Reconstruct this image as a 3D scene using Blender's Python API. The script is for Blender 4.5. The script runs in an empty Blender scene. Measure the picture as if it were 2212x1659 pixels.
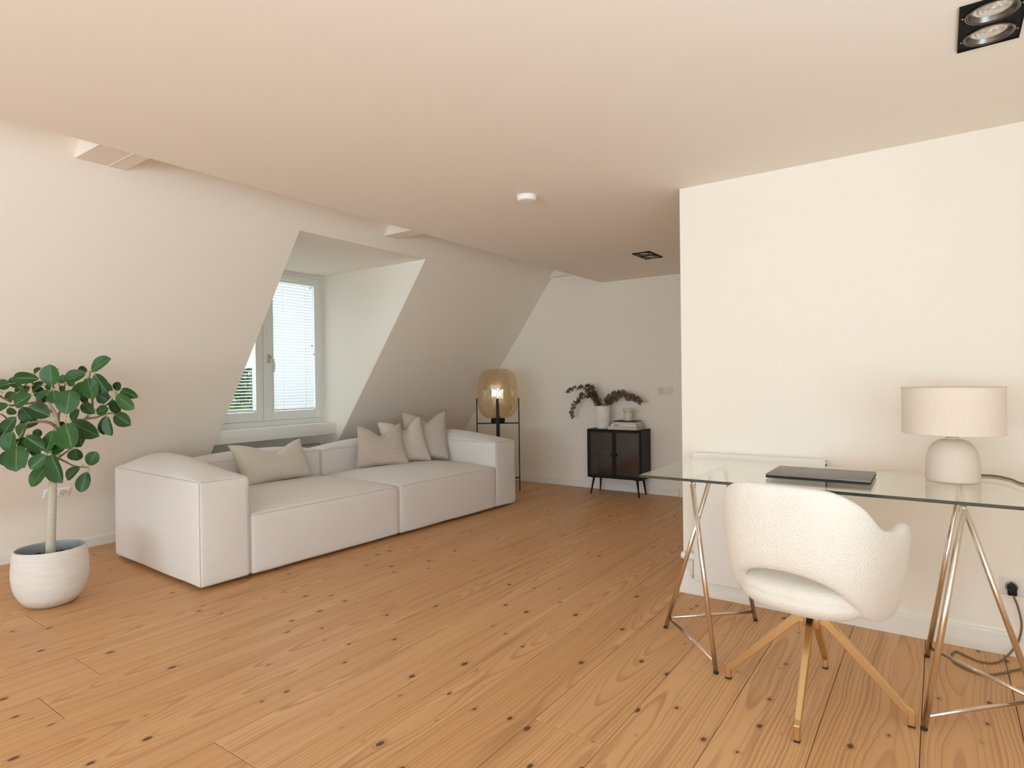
import bpy, bmesh, math, random
from mathutils import Vector, Matrix, noise

random.seed(7)
scene = bpy.context.scene
COL = scene.collection
PI = math.pi
H0 = 1.22                                   # eye height of the camera

# ------------------------------------------------------------------ camera
cam_data = bpy.data.cameras.new('camera')
cam = bpy.data.objects.new('camera', cam_data)
COL.objects.link(cam)
yaw, pitch, roll = 0.61407198, 0.00519406, -0.01272332
def cam_axes():
    rp = Matrix(((1, 0, 0), (0, math.cos(pitch), -math.sin(pitch)), (0, math.sin(pitch), math.cos(pitch))))
    rr = Matrix(((math.cos(roll), -math.sin(roll), 0), (math.sin(roll), math.cos(roll), 0), (0, 0, 1)))
    m = Matrix(((math.cos(yaw), math.sin(yaw), 0), (0, 0, -1), (-math.sin(yaw), math.cos(yaw), 0)))
    return rr @ rp @ m                      # rows: right, down, forward
M = cam_axes()
rt, dn, fw = M[0], M[1], M[2]
cam.matrix_world = Matrix(((rt[0], -dn[0], -fw[0], 0), (rt[1], -dn[1], -fw[1], 0), (rt[2], -dn[2], -fw[2], H0), (0, 0, 0, 1)))
cam_data.sensor_fit = 'HORIZONTAL'
cam_data.sensor_width = 36.0
cam_data.lens = 1308.88 / 2212 * 36.0
cam_data.clip_start = 0.05
scene.camera = cam

# ------------------------------------------------------------------ world, lights, exposure
world = bpy.data.worlds.new('world'); scene.world = world
world.use_nodes = True
bg = world.node_tree.nodes['Background']
bg.inputs['Color'].default_value = (0.86, 0.93, 1.0, 1)
bg.inputs['Strength'].default_value = 1.5
scene.view_settings.view_transform = 'Standard'
scene.view_settings.look = 'None'
scene.view_settings.gamma = 1.0
scene.view_settings.use_curve_mapping = False
scene.view_settings.exposure = 0.06
scene.cycles.max_bounces = 14
scene.cycles.diffuse_bounces = 8
scene.cycles.glossy_bounces = 6
scene.cycles.transparent_max_bounces = 24
scene.cycles.sample_clamp_indirect = 6.0

def area(name, loc, rot, sx, sy, power, color):
    l = bpy.data.lights.new(name, 'AREA'); l.shape = 'RECTANGLE'
    l.size, l.size_y, l.energy, l.color = sx, sy, power, color
    o = bpy.data.objects.new(name, l); o.location = loc; o.rotation_euler = rot
    COL.objects.link(o); return o
# daylight lamps at unseen glazing, tilted up to brighten the ceiling; dormer lamp level
area('daylight_rear_door_left', (-2.475, -4.80, 1.10), (PI/2 + math.radians(58), 0, 0), 2.2, 2.15, 172, (0.68, 0.85, 1.0))
area('daylight_rear_door_right', (-0.02, -4.80, 1.10), (PI/2 + math.radians(58), 0, 0), 1.8, 2.15, 148, (0.68, 0.85, 1.0))
area('daylight_side_window', (1.62, -1.8, 1.20), (PI/2 + math.radians(25), 0, PI/2), 2.2, 1.7, 108, (0.66, 0.85, 1.0))
area('ceiling_fill_near_window', (1.62, 0.55, 1.0), (PI/2 + math.radians(70), 0, PI/2), 1.6, 1.3, 60, (0.66, 0.85, 1.0))  # added to feed light to the ceiling on the right
area('daylight_dormer', (-5.75, 3.4, 1.7), (PI/2, 0, -PI/2), 1.25, 1.5, 24, (0.78, 0.90, 1.0))

# ------------------------------------------------------------------ node helpers
def newmat(name):
    m = bpy.data.materials.new(name); m.use_nodes = True
    nt = m.node_tree
    return m, nt, nt.nodes['Principled BSDF']
def nd(nt, typ, **kw):
    n = nt.nodes.new(typ)
    for k, v in kw.items():
        if k.startswith('i_'):
            key = k[2:]
            n.inputs[int(key) if key.isdigit() else key].default_value = v
        else: setattr(n, k, v)
    return n
def lk(nt, a, ao, b, bi):
    nt.links.new(a.outputs[ao], b.inputs[bi])
def mth(nt, op, a, b=None, c=None):
    n = nt.nodes.new('ShaderNodeMath'); n.operation = op
    for i, v in enumerate((a, b, c)):
        if v is None: continue
        if isinstance(v, (int, float)): n.inputs[i].default_value = v
        else: nt.links.new(v, n.inputs[i])
    return n.outputs[0]
def mixc(nt, fac, a, b, blend='MIX'):
    n = nt.nodes.new('ShaderNodeMix'); n.data_type = 'RGBA'; n.blend_type = blend
    for i, v in ((0, fac), (6, a), (7, b)):
        if isinstance(v, (int, float)): n.inputs[i].default_value = v
        elif isinstance(v, tuple): n.inputs[i].default_value = v if len(v) == 4 else (*v, 1)
        else: nt.links.new(v, n.inputs[i])
    return n.outputs[2]
def bump(nt, bsdf, height, strength=0.2, dist=0.002):
    b = nd(nt, 'ShaderNodeBump', i_Strength=strength, i_Distance=dist)
    nt.links.new(height, b.inputs['Height']); lk(nt, b, 'Normal', bsdf, 'Normal')
def plain(name, col, rough=0.5, metal=0.0, spec=0.5, noise_scale=0, amt=0.0, bmp=0.0, bdist=0.002):
    m, nt, b = newmat(name)
    b.inputs['Base Color'].default_value = (*col, 1)
    b.inputs['Roughness'].default_value = rough
    b.inputs['Metallic'].default_value = metal
    b.inputs['Specular IOR Level'].default_value = spec
    if noise_scale:
        tc = nd(nt, 'ShaderNodeTexCoord')
        n = nd(nt, 'ShaderNodeTexNoise', i_Scale=noise_scale, i_Detail=5.0)
        lk(nt, tc, 'Object', n, 'Vector')
        if amt:
            d = tuple(c * (1 - amt) for c in col)
            nt.links.new(mixc(nt, n.outputs[0], d, tuple(min(1, c * (1 + amt * .6)) for c in col)), b.inputs['Base Color'])
        if bmp: bump(nt, b, n.outputs[0], bmp, bdist)
    return m

WALLC = (0.88, 0.82, 0.735)
m_wall = plain('wall_paint', WALLC, 0.85, spec=0.25, noise_scale=180, amt=0.01, bmp=0.06)
m_ceil = plain('ceiling_paint', (0.88, 0.83, 0.76), 0.9, spec=0.2, noise_scale=160, amt=0.01, bmp=0.05)
m_trim = plain('white_gloss_trim', (0.84, 0.81, 0.76), 0.45, spec=0.4, noise_scale=30, amt=0.01)
m_winw = plain('white_window_lacquer', (0.80, 0.80, 0.77), 0.4, spec=0.4, noise_scale=25, amt=0.01)
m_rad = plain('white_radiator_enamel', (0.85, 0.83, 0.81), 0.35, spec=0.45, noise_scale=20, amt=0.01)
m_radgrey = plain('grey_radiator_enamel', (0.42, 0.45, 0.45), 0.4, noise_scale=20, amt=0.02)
m_black = plain('black_powder_coat', (0.008, 0.008, 0.008), 0.5, spec=0.25, noise_scale=200, amt=0.1, bmp=0.03)
m_blackwood = plain('black_stained_steel', (0.010, 0.008, 0.007), 0.5, spec=0.25, noise_scale=40, amt=0.15)
m_subfloor = plain('dark_gap', (0.05, 0.03, 0.02), 0.9, noise_scale=20, amt=0.2)
m_plastic = plain('cream_socket_plastic', (0.80, 0.72, 0.64), 0.4, noise_scale=30, amt=0.01)
m_plasticw = plain('white_plastic', (0.90, 0.88, 0.86), 0.4, noise_scale=30, amt=0.01)
m_dark = plain('dark_hole', (0.02, 0.02, 0.02), 0.7, noise_scale=30, amt=0.1)
m_chrome = plain('satin_nickel_tube', (0.80, 0.72, 0.64), 0.16, 1.0, noise_scale=80, amt=0.02)
m_steel = plain('satin_steel', (0.55, 0.54, 0.52), 0.3, 1.0, noise_scale=80, amt=0.03)
m_gold = plain('brushed_brass', (0.74, 0.52, 0.26), 0.24, 1.0, noise_scale=120, amt=0.06, bmp=0.02)
m_soil = plain('potting_soil', (0.018, 0.012, 0.008), 0.95, noise_scale=120, amt=0.5, bmp=0.8, bdist=0.01)
m_cable = plain('olive_fabric_cable', (0.20, 0.15, 0.09), 0.8, noise_scale=400, amt=0.2)
m_ceram = plain('cream_stoneware', (0.72, 0.63, 0.53), 0.75, noise_scale=60, amt=0.04, bmp=0.05)
m_vase = plain('white_fluted_ceramic', (0.84, 0.79, 0.72), 0.6, noise_scale=50, amt=0.03)
m_brassdark = plain('aged_brass', (0.14, 0.11, 0.07), 0.35, 1.0, noise_scale=60, amt=0.1)
m_bark = plain('pale_bark', (0.55, 0.50, 0.40), 0.75, noise_scale=55, amt=0.25, bmp=0.2)
m_twig = plain('brown_twig', (0.24, 0.16, 0.10), 0.7, noise_scale=60, amt=0.2)
m_petiole = plain('yellow_green_stalk', (0.35, 0.42, 0.12), 0.5, noise_scale=60, amt=0.1)
m_page = plain('book_pages', (0.72, 0.67, 0.60), 0.8, noise_scale=300, amt=0.06)
m_eucstem = plain('dried_stem', (0.09, 0.055, 0.035), 0.8, noise_scale=60, amt=0.2)
m_foam = plain('far_foliage', (0.10, 0.22, 0.04), 0.7, noise_scale=3, amt=0.6)
m_roof = plain('clay_roof_tiles', (0.38, 0.19, 0.13), 0.8, noise_scale=6, amt=0.2)
m_ground = plain('garden_ground', (0.16, 0.22, 0.09), 0.9, noise_scale=2, amt=0.4)
m_brick = plain('pale_render', (0.62, 0.55, 0.48), 0.85, noise_scale=8, amt=0.08)

def fabric(name, col, scale=300, amt=0.15, b=0.45, dist=0.002, sheen=0.2):
    m, nt, p = newmat(name)
    tc = nd(nt, 'ShaderNodeTexCoord')
    mp = nd(nt, 'ShaderNodeMapping'); lk(nt, tc, 'Object', mp, 'Vector')
    n = nd(nt, 'ShaderNodeTexNoise', i_Scale=scale, i_Detail=3.0); lk(nt, mp, 0, n, 'Vector')
    n2 = nd(nt, 'ShaderNodeTexNoise', i_Scale=14.0, i_Detail=3.0); lk(nt, mp, 0, n2, 'Vector')
    wv = nd(nt, 'ShaderNodeTexVoronoi', i_Scale=scale * .8); lk(nt, mp, 0, wv, 'Vector')
    c = mixc(nt, n.outputs[0], tuple(x * (1 - amt * 1.6) for x in col), tuple(min(1, x * (1 + amt)) for x in col))
    c = mixc(nt, mth(nt, 'MULTIPLY', n2.outputs[0], 0.12), c, tuple(x * .8 for x in col))
    nt.links.new(c, p.inputs['Base Color'])
    p.inputs['Roughness'].default_value = 0.95
    p.inputs['Specular IOR Level'].default_value = 0.15
    p.inputs['Sheen Weight'].default_value = sheen
    bump(nt, p, mth(nt, 'ADD', wv.outputs[0], n.outputs[0]), b, dist)
    return m
m_sofa = fabric('oatmeal_woven_fabric', (0.80, 0.755, 0.72))
m_piping = fabric('oatmeal_seam_piping', (0.68, 0.61, 0.55))
m_cush = fabric('sand_linen', (0.72, 0.65, 0.565), 380)
m_cush2 = fabric('pale_sand_linen', (0.68, 0.60, 0.52), 380)
m_cush3 = fabric('grey_beige_linen', (0.56, 0.49, 0.43), 380)
m_shade = fabric('ivory_lamp_linen', (0.80, 0.69, 0.59), 500, 0.04, 0.15)

def corduroy():
    m, nt, p = newmat('ribbed_corduroy')
    uv = nd(nt, 'ShaderNodeTexCoord')
    sp = nd(nt, 'ShaderNodeSeparateXYZ'); lk(nt, uv, 'UV', sp, 0)
    s = mth(nt, 'SINE', mth(nt, 'MULTIPLY', sp.outputs[1], 2 * PI * 30))
    s = mth(nt, 'MULTIPLY_ADD', s, 0.5, 0.5)
    s = mth(nt, 'POWER', s, 0.6)
    n = nd(nt, 'ShaderNodeTexNoise', i_Scale=300.0); lk(nt, uv, 'Object', n, 'Vector')
    c = mixc(nt, s, (0.46, 0.36, 0.29), (0.70, 0.60, 0.52))
    c = mixc(nt, mth(nt, 'MULTIPLY', n.outputs[0], 0.15), c, (0.4, 0.3, 0.24))
    nt.links.new(c, p.inputs['Base Color'])
    p.inputs['Roughness'].default_value = 0.95; p.inputs['Sheen Weight'].default_value = 0.2
    p.inputs['Specular IOR Level'].default_value = 0.15
    bump(nt, p, s, 0.6, 0.004)
    return m
m_cord = corduroy()

def boucle():
    m, nt, p = newmat('ivory_boucle')
    tc = nd(nt, 'ShaderNodeTexCoord')
    mp = nd(nt, 'ShaderNodeMapping', i_Scale=(1, 1, 0.7)); lk(nt, tc, 'Object', mp, 'Vector')
    n = nd(nt, 'ShaderNodeTexNoise', i_Scale=190.0, i_Detail=2.0, i_Distortion=1.2); lk(nt, mp, 0, n, 'Vector')
    v = nd(nt, 'ShaderNodeTexVoronoi', i_Scale=150.0); lk(nt, mp, 0, v, 'Vector')
    nt.links.new(mixc(nt, n.outputs[0], (0.77, 0.71, 0.63), (0.88, 0.84, 0.78)), p.inputs['Base Color'])
    p.inputs['Roughness'].default_value = 0.95; p.inputs['Sheen Weight'].default_value = 0.3
    p.inputs['Specular IOR Level'].default_value = 0.15
    bump(nt, p, mth(nt, 'ADD', n.outputs[0], v.outputs[0]), 0.45, 0.004)
    return m
m_boucle = boucle()

def thin_glass(name, tint, base=0.0, rough=0.0, r0=0.04, gcol=(1, 1, 1)):
    m = bpy.data.materials.new(name); m.use_nodes = True
    nt = m.node_tree; nt.nodes.clear()
    out = nd(nt, 'ShaderNodeOutputMaterial')
    tr = nd(nt, 'ShaderNodeBsdfTransparent'); tr.inputs[0].default_value = (*tint, 1)
    gl = nd(nt, 'ShaderNodeBsdfGlossy', i_Roughness=rough); gl.inputs[0].default_value = (*gcol, 1)
    lw = nd(nt, 'ShaderNodeLayerWeight', i_Blend=0.5)
    f5 = mth(nt, 'POWER', lw.outputs['Facing'], 5.0)
    fac = mth(nt, 'MULTIPLY_ADD', f5, 1 - r0 - base, r0 + base)
    mx = nd(nt, 'ShaderNodeMixShader'); nt.links.new(fac, mx.inputs[0])
    lk(nt, tr, 0, mx, 1); lk(nt, gl, 0, mx, 2); lk(nt, mx, 0, out, 0)
    return m
m_pane = thin_glass('window_glass', (0.96, 0.98, 0.97))
m_tglass = thin_glass('clear_table_glass', (0.945, 0.965, 0.94), r0=0.03)
m_amber = thin_glass('amber_mirrored_glass', (0.92, 0.83, 0.67), base=0.14, gcol=(1.0, 0.93, 0.80))
m_smoke = thin_glass('smoked_reeded_glass', (0.55, 0.53, 0.51), base=0.05, rough=0.12)
m_edge = plain('painted_reflection_glass_edge', (0.035, 0.042, 0.034), 0.12, spec=0.7, noise_scale=15, amt=0.2)
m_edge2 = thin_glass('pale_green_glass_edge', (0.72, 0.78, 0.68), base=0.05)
m_lens = plain('spotlight_lens', (0.84, 0.81, 0.77), 0.10, 0.35, noise_scale=45, amt=0.35, bmp=0.8, bdist=0.012)
m_gun = plain('gunmetal_ring', (0.20, 0.19, 0.175), 0.32, 1.0, noise_scale=60, amt=0.05)
m_matt = plain('matt_black_housing', (0.006, 0.006, 0.006), 0.7, spec=0.15, noise_scale=120, amt=0.1)

def slat_mat():
    m, nt, p = newmat('white_blind_slat')
    p.inputs['Base Color'].default_value = (0.86, 0.88, 0.88, 1)
    p.inputs['Roughness'].default_value = 0.4
    out = nt.nodes['Material Output']
    tl = nd(nt, 'ShaderNodeBsdfTranslucent'); tl.inputs[0].default_value = (0.88, 0.92, 0.95, 1)
    n = nd(nt, 'ShaderNodeTexNoise', i_Scale=20.0)
    mx = nd(nt, 'ShaderNodeMixShader', i_0=0.22)
    lk(nt, p, 0, mx, 1); lk(nt, tl, 0, mx, 2); lk(nt, mx, 0, out, 0)
    return m
m_slat = slat_mat()

def laptop_mat():
    m, nt, p = newmat('brushed_grey_aluminium')
    tc = nd(nt, 'ShaderNodeTexCoord')
    mp = nd(nt, 'ShaderNodeMapping', i_Scale=(4, 900, 4)); lk(nt, tc, 'Object', mp, 'Vector')
    n = nd(nt, 'ShaderNodeTexNoise', i_Scale=1.0, i_Detail=2.0); lk(nt, mp, 0, n, 'Vector')
    nt.links.new(mixc(nt, n.outputs[0], (0.16, 0.15, 0.14), (0.25, 0.235, 0.215)), p.inputs['Base Color'])
    p.inputs['Metallic'].default_value = 0.55; p.inputs['Roughness'].default_value = 0.42
    return m
m_laptop = laptop_mat()

def pot_mat():
    m, nt, p = newmat('whitewashed_concrete')
    tc = nd(nt, 'ShaderNodeTexCoord')
    mp = nd(nt, 'ShaderNodeMapping', i_Scale=(1, 1, 6)); lk(nt, tc, 'Object', mp, 'Vector')
    n = nd(nt, 'ShaderNodeTexNoise', i_Scale=9.0, i_Detail=6.0); lk(nt, mp, 0, n, 'Vector')
    n2 = nd(nt, 'ShaderNodeTexNoise', i_Scale=30.0, i_Detail=6.0); lk(nt, tc, 'Object', n2, 'Vector')
    sp = nd(nt, 'ShaderNodeSeparateXYZ'); lk(nt, tc, 'Object', sp, 0)
    c = mixc(nt, n.outputs[0], (0.62, 0.57, 0.52), (0.78, 0.75, 0.71))
    # darker and browner towards the foot, with a noisy upper limit
    z = mth(nt, 'ADD', sp.outputs[2], mth(nt, 'MULTIPLY', n2.outputs[0], 0.05))
    low = nd(nt, 'ShaderNodeMapRange', i_1=0.085, i_2=0.05); nt.links.new(z, low.inputs[0])
    c = mixc(nt, mth(nt, 'MULTIPLY', low.outputs[0], 0.55), c, (0.45, 0.36, 0.26))
    nt.links.new(c, p.inputs['Base Color']); p.inputs['Roughness'].default_value = 0.85
    p.inputs['Specular IOR Level'].default_value = 0.2
    bump(nt, p, mth(nt, 'ADD', n.outputs[0], n2.outputs[0]), 0.25, 0.004)
    return m
m_pot = pot_mat()
m_potin = plain('grey_pot_glaze', (0.36, 0.38, 0.40), 0.8, noise_scale=14, amt=0.25)

def leaf_mat(name, c1, c2, veinc):
    m, nt, p = newmat(name)
    uv = nd(nt, 'ShaderNodeTexCoord')
    sp = nd(nt, 'ShaderNodeSeparateXYZ'); lk(nt, uv, 'UV', sp, 0)
    u = mth(nt, 'ABSOLUTE', mth(nt, 'SUBTRACT', sp.outputs[0], 0.5))
    oi = nd(nt, 'ShaderNodeObjectInfo')
    mid = nd(nt, 'ShaderNodeMapRange', i_1=0.026, i_2=0.008); nt.links.new(u, mid.inputs[0])
    # side veins: angled lines
    sv = mth(nt, 'SINE', mth(nt, 'MULTIPLY', mth(nt, 'SUBTRACT', sp.outputs[1], mth(nt, 'MULTIPLY', u, 0.8)), 2 * PI * 8))
    sv2 = nd(nt, 'ShaderNodeMapRange', i_1=0.9, i_2=1.0); nt.links.new(sv, sv2.inputs[0])
    base = mixc(nt, oi.outputs['Random'], c1, c2)
    c = mixc(nt, mth(nt, 'MULTIPLY', sv2.outputs[0], 0.28), base, veinc)
    c = mixc(nt, mth(nt, 'MULTIPLY', mid.outputs[0], 0.9), c, veinc)
    nt.links.new(c, p.inputs['Base Color'])
    p.inputs['Roughness'].default_value = 0.42
    p.inputs['Specular IOR Level'].default_value = 0.4
    bump(nt, p, mth(nt, 'SUBTRACT', 0, sv), 0.08, 0.003)
    return m
m_leaf = leaf_mat('glossy_ficus_leaf', (0.008, 0.046, 0.008), (0.019, 0.085, 0.013), (0.14, 0.25, 0.06))
m_euc = leaf_mat('dried_eucalyptus_leaf', (0.18, 0.13, 0.09), (0.34, 0.28, 0.21), (0.32, 0.26, 0.19))

def wood_mat():
    m, nt, p = newmat('knotty_pine')
    tc = nd(nt, 'ShaderNodeTexCoord'); oi = nd(nt, 'ShaderNodeObjectInfo')
    rnd = oi.outputs['Random']
    seed = nd(nt, 'ShaderNodeCombineXYZ')
    nt.links.new(mth(nt, 'MULTIPLY', rnd, 37.0), seed.inputs[0]); nt.links.new(mth(nt, 'MULTIPLY', rnd, 91.0), seed.inputs[1])
    sp = nd(nt, 'ShaderNodeSeparateXYZ'); lk(nt, tc, 'Object', sp, 0)
    va = nd(nt, 'ShaderNodeVectorMath', operation='ADD'); lk(nt, tc, 'Object', va, 0); lk(nt, seed, 0, va, 1)
    def noise(sc, scale=1.0, detail=2.0):
        mp = nd(nt, 'ShaderNodeMapping', i_Scale=sc); lk(nt, va, 0, mp, 'Vector')
        n = nd(nt, 'ShaderNodeTexNoise', i_Scale=scale, i_Detail=detail); lk(nt, mp, 0, n, 'Vector')
        return n.outputs[0]
    # knots: sparse points in stretched space
    mk = nd(nt, 'ShaderNodeMapping', i_Scale=(7.5, 4.6, 0.0)); lk(nt, va, 0, mk, 'Vector')
    vo = nd(nt, 'ShaderNodeTexVoronoi', voronoi_dimensions='2D', i_Scale=1.0, i_Randomness=1.0); lk(nt, mk, 0, vo, 'Vector')
    vs = nd(nt, 'ShaderNodeSeparateColor'); lk(nt, vo, 'Color', vs, 0)
    size = mth(nt, 'MULTIPLY', mth(nt, 'SUBTRACT', vs.outputs[0], 0.52), 0.17)
    kd = mth(nt, 'SUBTRACT', vo.outputs['Distance'], size)
    knot = nd(nt, 'ShaderNodeMapRange', i_1=0.012, i_2=-0.012); nt.links.new(kd, knot.inputs[0])
    halo = nd(nt, 'ShaderNodeMapRange', i_1=0.10, i_2=0.0); nt.links.new(kd, halo.inputs[0])
    # tree rings cut lengthwise
    wob = noise((1.5, 0.8, 1.0), 1.0, 3.0)
    wob2 = noise((9.0, 2.2, 1.0), 1.0, 3.0)
    x = mth(nt, 'ADD', sp.outputs[0], mth(nt, 'MULTIPLY', mth(nt, 'SUBTRACT', rnd, 0.5), 0.30))
    x = mth(nt, 'ADD', x, mth(nt, 'MULTIPLY', mth(nt, 'SUBTRACT', wob, 0.5), 0.10))
    x = mth(nt, 'ADD', x, mth(nt, 'MULTIPLY', mth(nt, 'SUBTRACT', wob2, 0.5), 0.020))
    dep = mth(nt, 'MULTIPLY', noise((0.1, 0.55, 1.0), 1.0, 2.0), 0.22)
    dep = mth(nt, 'SUBTRACT', dep, 0.03)
    r = mth(nt, 'SQRT', mth(nt, 'ADD', mth(nt, 'MULTIPLY', x, x), mth(nt, 'MULTIPLY', dep, dep)))
    r = mth(nt, 'ADD', r, mth(nt, 'MULTIPLY', halo.outputs[0], 0.008))
    rw = nd(nt, 'ShaderNodeTexNoise', i_Scale=1.0, i_Detail=1.0, noise_dimensions='1D'); nt.links.new(mth(nt, 'MULTIPLY', r, 60.0), rw.inputs['W'])
    r = mth(nt, 'ADD', r, mth(nt, 'MULTIPLY', rw.outputs[0], 0.012))
    ring = mth(nt, 'FRACT', mth(nt, 'MULTIPLY', r, 78.0))
    cr = nd(nt, 'ShaderNodeValToRGB'); nt.links.new(ring, cr.inputs[0])
    e = cr.color_ramp.elements
    e[0].position = 0.0; e[0].color = (0.0, 0.0, 0.0, 1)
    e[1].position = 0.55; e[1].color = (0.16, 0.16, 0.16, 1)
    k = e.new(0.86); k.color = (1, 1, 1, 1)
    k = e.new(0.93); k.color = (0.9, 0.9, 0.9, 1)
    k = e.new(1.0); k.color = (0.0, 0.0, 0.0, 1)
    patch = noise((5.0, 0.7, 1.0), 1.0, 2.0)
    late = mth(nt, 'MULTIPLY', cr.outputs[0], mth(nt, 'MULTIPLY_ADD', patch, 0.9, 0.10))
    tone = noise((3.2, 0.25, 1.0), 1.0, 2.0)
    fib = noise((260.0, 5.0, 1.0), 1.0, 2.0)
    col = mixc(nt, rnd, (0.67, 0.375, 0.170), (0.74, 0.435, 0.21))
    tn = nd(nt, 'ShaderNodeMapRange', i_1=0.35, i_2=0.70); nt.links.new(tone, tn.inputs[0])
    col = mixc(nt, mth(nt, 'MULTIPLY', tn.outputs[0], 0.30), col, (0.48, 0.23, 0.085))
    col = mixc(nt, mth(nt, 'MULTIPLY', late, 0.85), col, (0.33, 0.145, 0.055))
    col = mixc(nt, mth(nt, 'MULTIPLY', fib, 0.22), col, (0.40, 0.20, 0.09))
    streak = nd(nt, 'ShaderNodeMapRange', i_1=0.56, i_2=0.70); nt.links.new(noise((22.0, 0.8, 1.0), 1.0, 3.0), streak.inputs[0])
    col = mixc(nt, mth(nt, 'MULTIPLY', streak.outputs[0], 0.45), col, (0.36, 0.17, 0.07))
    pale = nd(nt, 'ShaderNodeMapRange', i_1=0.58, i_2=0.72); nt.links.new(noise((17.0, 0.6, 3.0), 1.0, 3.0), pale.inputs[0])
    col = mixc(nt, mth(nt, 'MULTIPLY', pale.outputs[0], 0.35), col, (0.80, 0.52, 0.28))
    col = mixc(nt, mth(nt, 'MULTIPLY', halo.outputs[0], 0.40), col, (0.36, 0.17, 0.075))
    col = mixc(nt, mth(nt, 'MULTIPLY', knot.outputs[0], 0.9), col, (0.085, 0.035, 0.016))
    nt.links.new(col, p.inputs['Base Color'])
    rg = mth(nt, 'MULTIPLY_ADD', fib, 0.10, 0.40)
    nt.links.new(rg, p.inputs['Roughness'])
    p.inputs['Specular IOR Level'].default_value = 0.35
    bump(nt, p, mth(nt, 'ADD', mth(nt, 'MULTIPLY', late, -0.6), fib), 0.06, 0.001)
    return m
m_wood = wood_mat()

# ------------------------------------------------------------------ mesh helpers
def link(o, parent=None):
    COL.objects.link(o)
    if parent is not None: o.parent = parent
    return o
def obj(name, bm, mat, parent=None, smooth=False, uv=False):
    bm.normal_update()
    me = bpy.data.meshes.new(name)
    bm.to_mesh(me); bm.free()
    mats = mat if isinstance(mat, (list, tuple)) else [mat]
    for x in mats: me.materials.append(x)
    if smooth:
        me.polygons.foreach_set('use_smooth', [True] * len(me.polygons))
    return link(bpy.data.objects.new(name, me), parent)
def smooth_by_angle(o, deg=40):
    me = o.data
    me.polygons.foreach_set('use_smooth', [True] * len(me.polygons))
    bm = bmesh.new(); bm.from_mesh(me)
    for e in bm.edges:
        if len(e.link_faces) == 2 and e.calc_face_angle(0) > math.radians(deg): e.smooth = False
    bm.to_mesh(me); bm.free()
    return o
def thing(name, label, cat, loc=(0, 0, 0), rz=0.0, group=None):
    o = bpy.data.objects.new(name, None)
    o.empty_display_size = 0.1
    COL.objects.link(o)
    o.location = loc; o.rotation_euler = (0, 0, rz)
    o['label'] = label; o['category'] = cat
    if group: o['group'] = group
    return o
def tag(o, label, cat, group=None):
    o['label'] = label; o['category'] = cat
    if group: o['group'] = group
    return o
def struct(o):
    o['kind'] = 'structure'; return o
def box(bm, x0, x1, y0, y1, z0, z1, bev=0.0, seg=2, mi=0):
    t = bmesh.new()
    vs = [t.verts.new((x, y, z)) for x in (x0, x1) for y in (y0, y1) for z in (z0, z1)]
    for f in ((0, 1, 3, 2), (4, 6, 7, 5), (0, 4, 5, 1), (2, 3, 7, 6), (0, 2, 6, 4), (1, 5, 7, 3)):
        t.faces.new([vs[i] for i in f])
    bmesh.ops.recalc_face_normals(t, faces=t.faces)
    if bev: bmesh.ops.bevel(t, geom=t.edges[:], offset=bev, segments=seg, affect='EDGES', profile=0.5)
    merge(bm, t, mi)
def merge(bm, t, mi=0, mat=None):
    if mat is not None: t.transform(mat)
    off = {}
    for v in t.verts: off[v] = bm.verts.new(v.co)
    for f in t.faces:
        try:
            nf = bm.faces.new([off[v] for v in f.verts]); nf.material_index = mi; nf.smooth = f.smooth
        except ValueError: pass
    t.free()
def bxobj(name, x0, x1, y0, y1, z0, z1, mat, parent=None, bev=0.0, seg=2):
    bm = bmesh.new(); box(bm, x0, x1, y0, y1, z0, z1, bev, seg)
    o = obj(name, bm, mat, parent)
    if bev: smooth_by_angle(o, 50)
    return o
def catmull(pts, n=8, closed=False):
    P = [Vector(p) for p in pts]
    if len(P) < 3 and not closed: return P
    out = []
    m = len(P)
    rng = range(m if closed else m - 1)
    for i in rng:
        p0 = P[(i - 1) % m] if closed or i > 0 else P[0] * 2 - P[1]
        p1, p2 = P[i], P[(i + 1) % m]
        p3 = P[(i + 2) % m] if closed or i + 2 < m else P[-1] * 2 - P[-2]
        for k in range(n):
            t = k / n
            out.append(0.5 * ((2 * p1) + (p2 - p0) * t + (2 * p0 - 5 * p1 + 4 * p2 - p3) * t * t + (3 * p1 - p0 - 3 * p2 + p3) * t ** 3))
    if not closed: out.append(P[-1])
    return out
def tube(bm, pts, r, seg=8, closed=False, caps=True, mi=0):
    P = [Vector(p) for p in pts]
    n = len(P)
    rad = r if callable(r) else (lambda t: r)
    T = []
    for i in range(n):
        a = P[(i - 1) % n] if closed or i > 0 else P[i]
        b = P[(i + 1) % n] if closed or i < n - 1 else P[i]
        d = (b - a); T.append(d.normalized() if d.length > 1e-9 else Vector((0, 0, 1)))
    up = Vector((0, 0, 1)) if abs(T[0].z) < 0.9 else Vector((1, 0, 0))
    N = (up - T[0] * up.dot(T[0])).normalized()
    rings = []
    for i in range(n):
        N = (N - T[i] * N.dot(T[i])).normalized()
        B = T[i].cross(N)
        rr = rad(i / max(1, n - 1))
        rings.append([bm.verts.new(P[i] + (N * math.cos(2 * PI * k / seg) + B * math.sin(2 * PI * k / seg)) * rr) for k in range(seg)])
    for i in range(n if closed else n - 1):
        a, b = rings[i], rings[(i + 1) % n]
        for k in range(seg):
            f = bm.faces.new((a[k], a[(k + 1) % seg], b[(k + 1) % seg], b[k])); f.smooth = True; f.material_index = mi
    if caps and not closed:
        f = bm.faces.new(rings[0][::-1]); f.material_index = mi
        f = bm.faces.new(rings[-1]); f.material_index = mi
def tubeobj(name, pts, r, mat, parent=None, seg=8, closed=False):
    bm = bmesh.new(); tube(bm, pts, r, seg, closed)
    return obj(name, bm, mat, parent)
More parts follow.
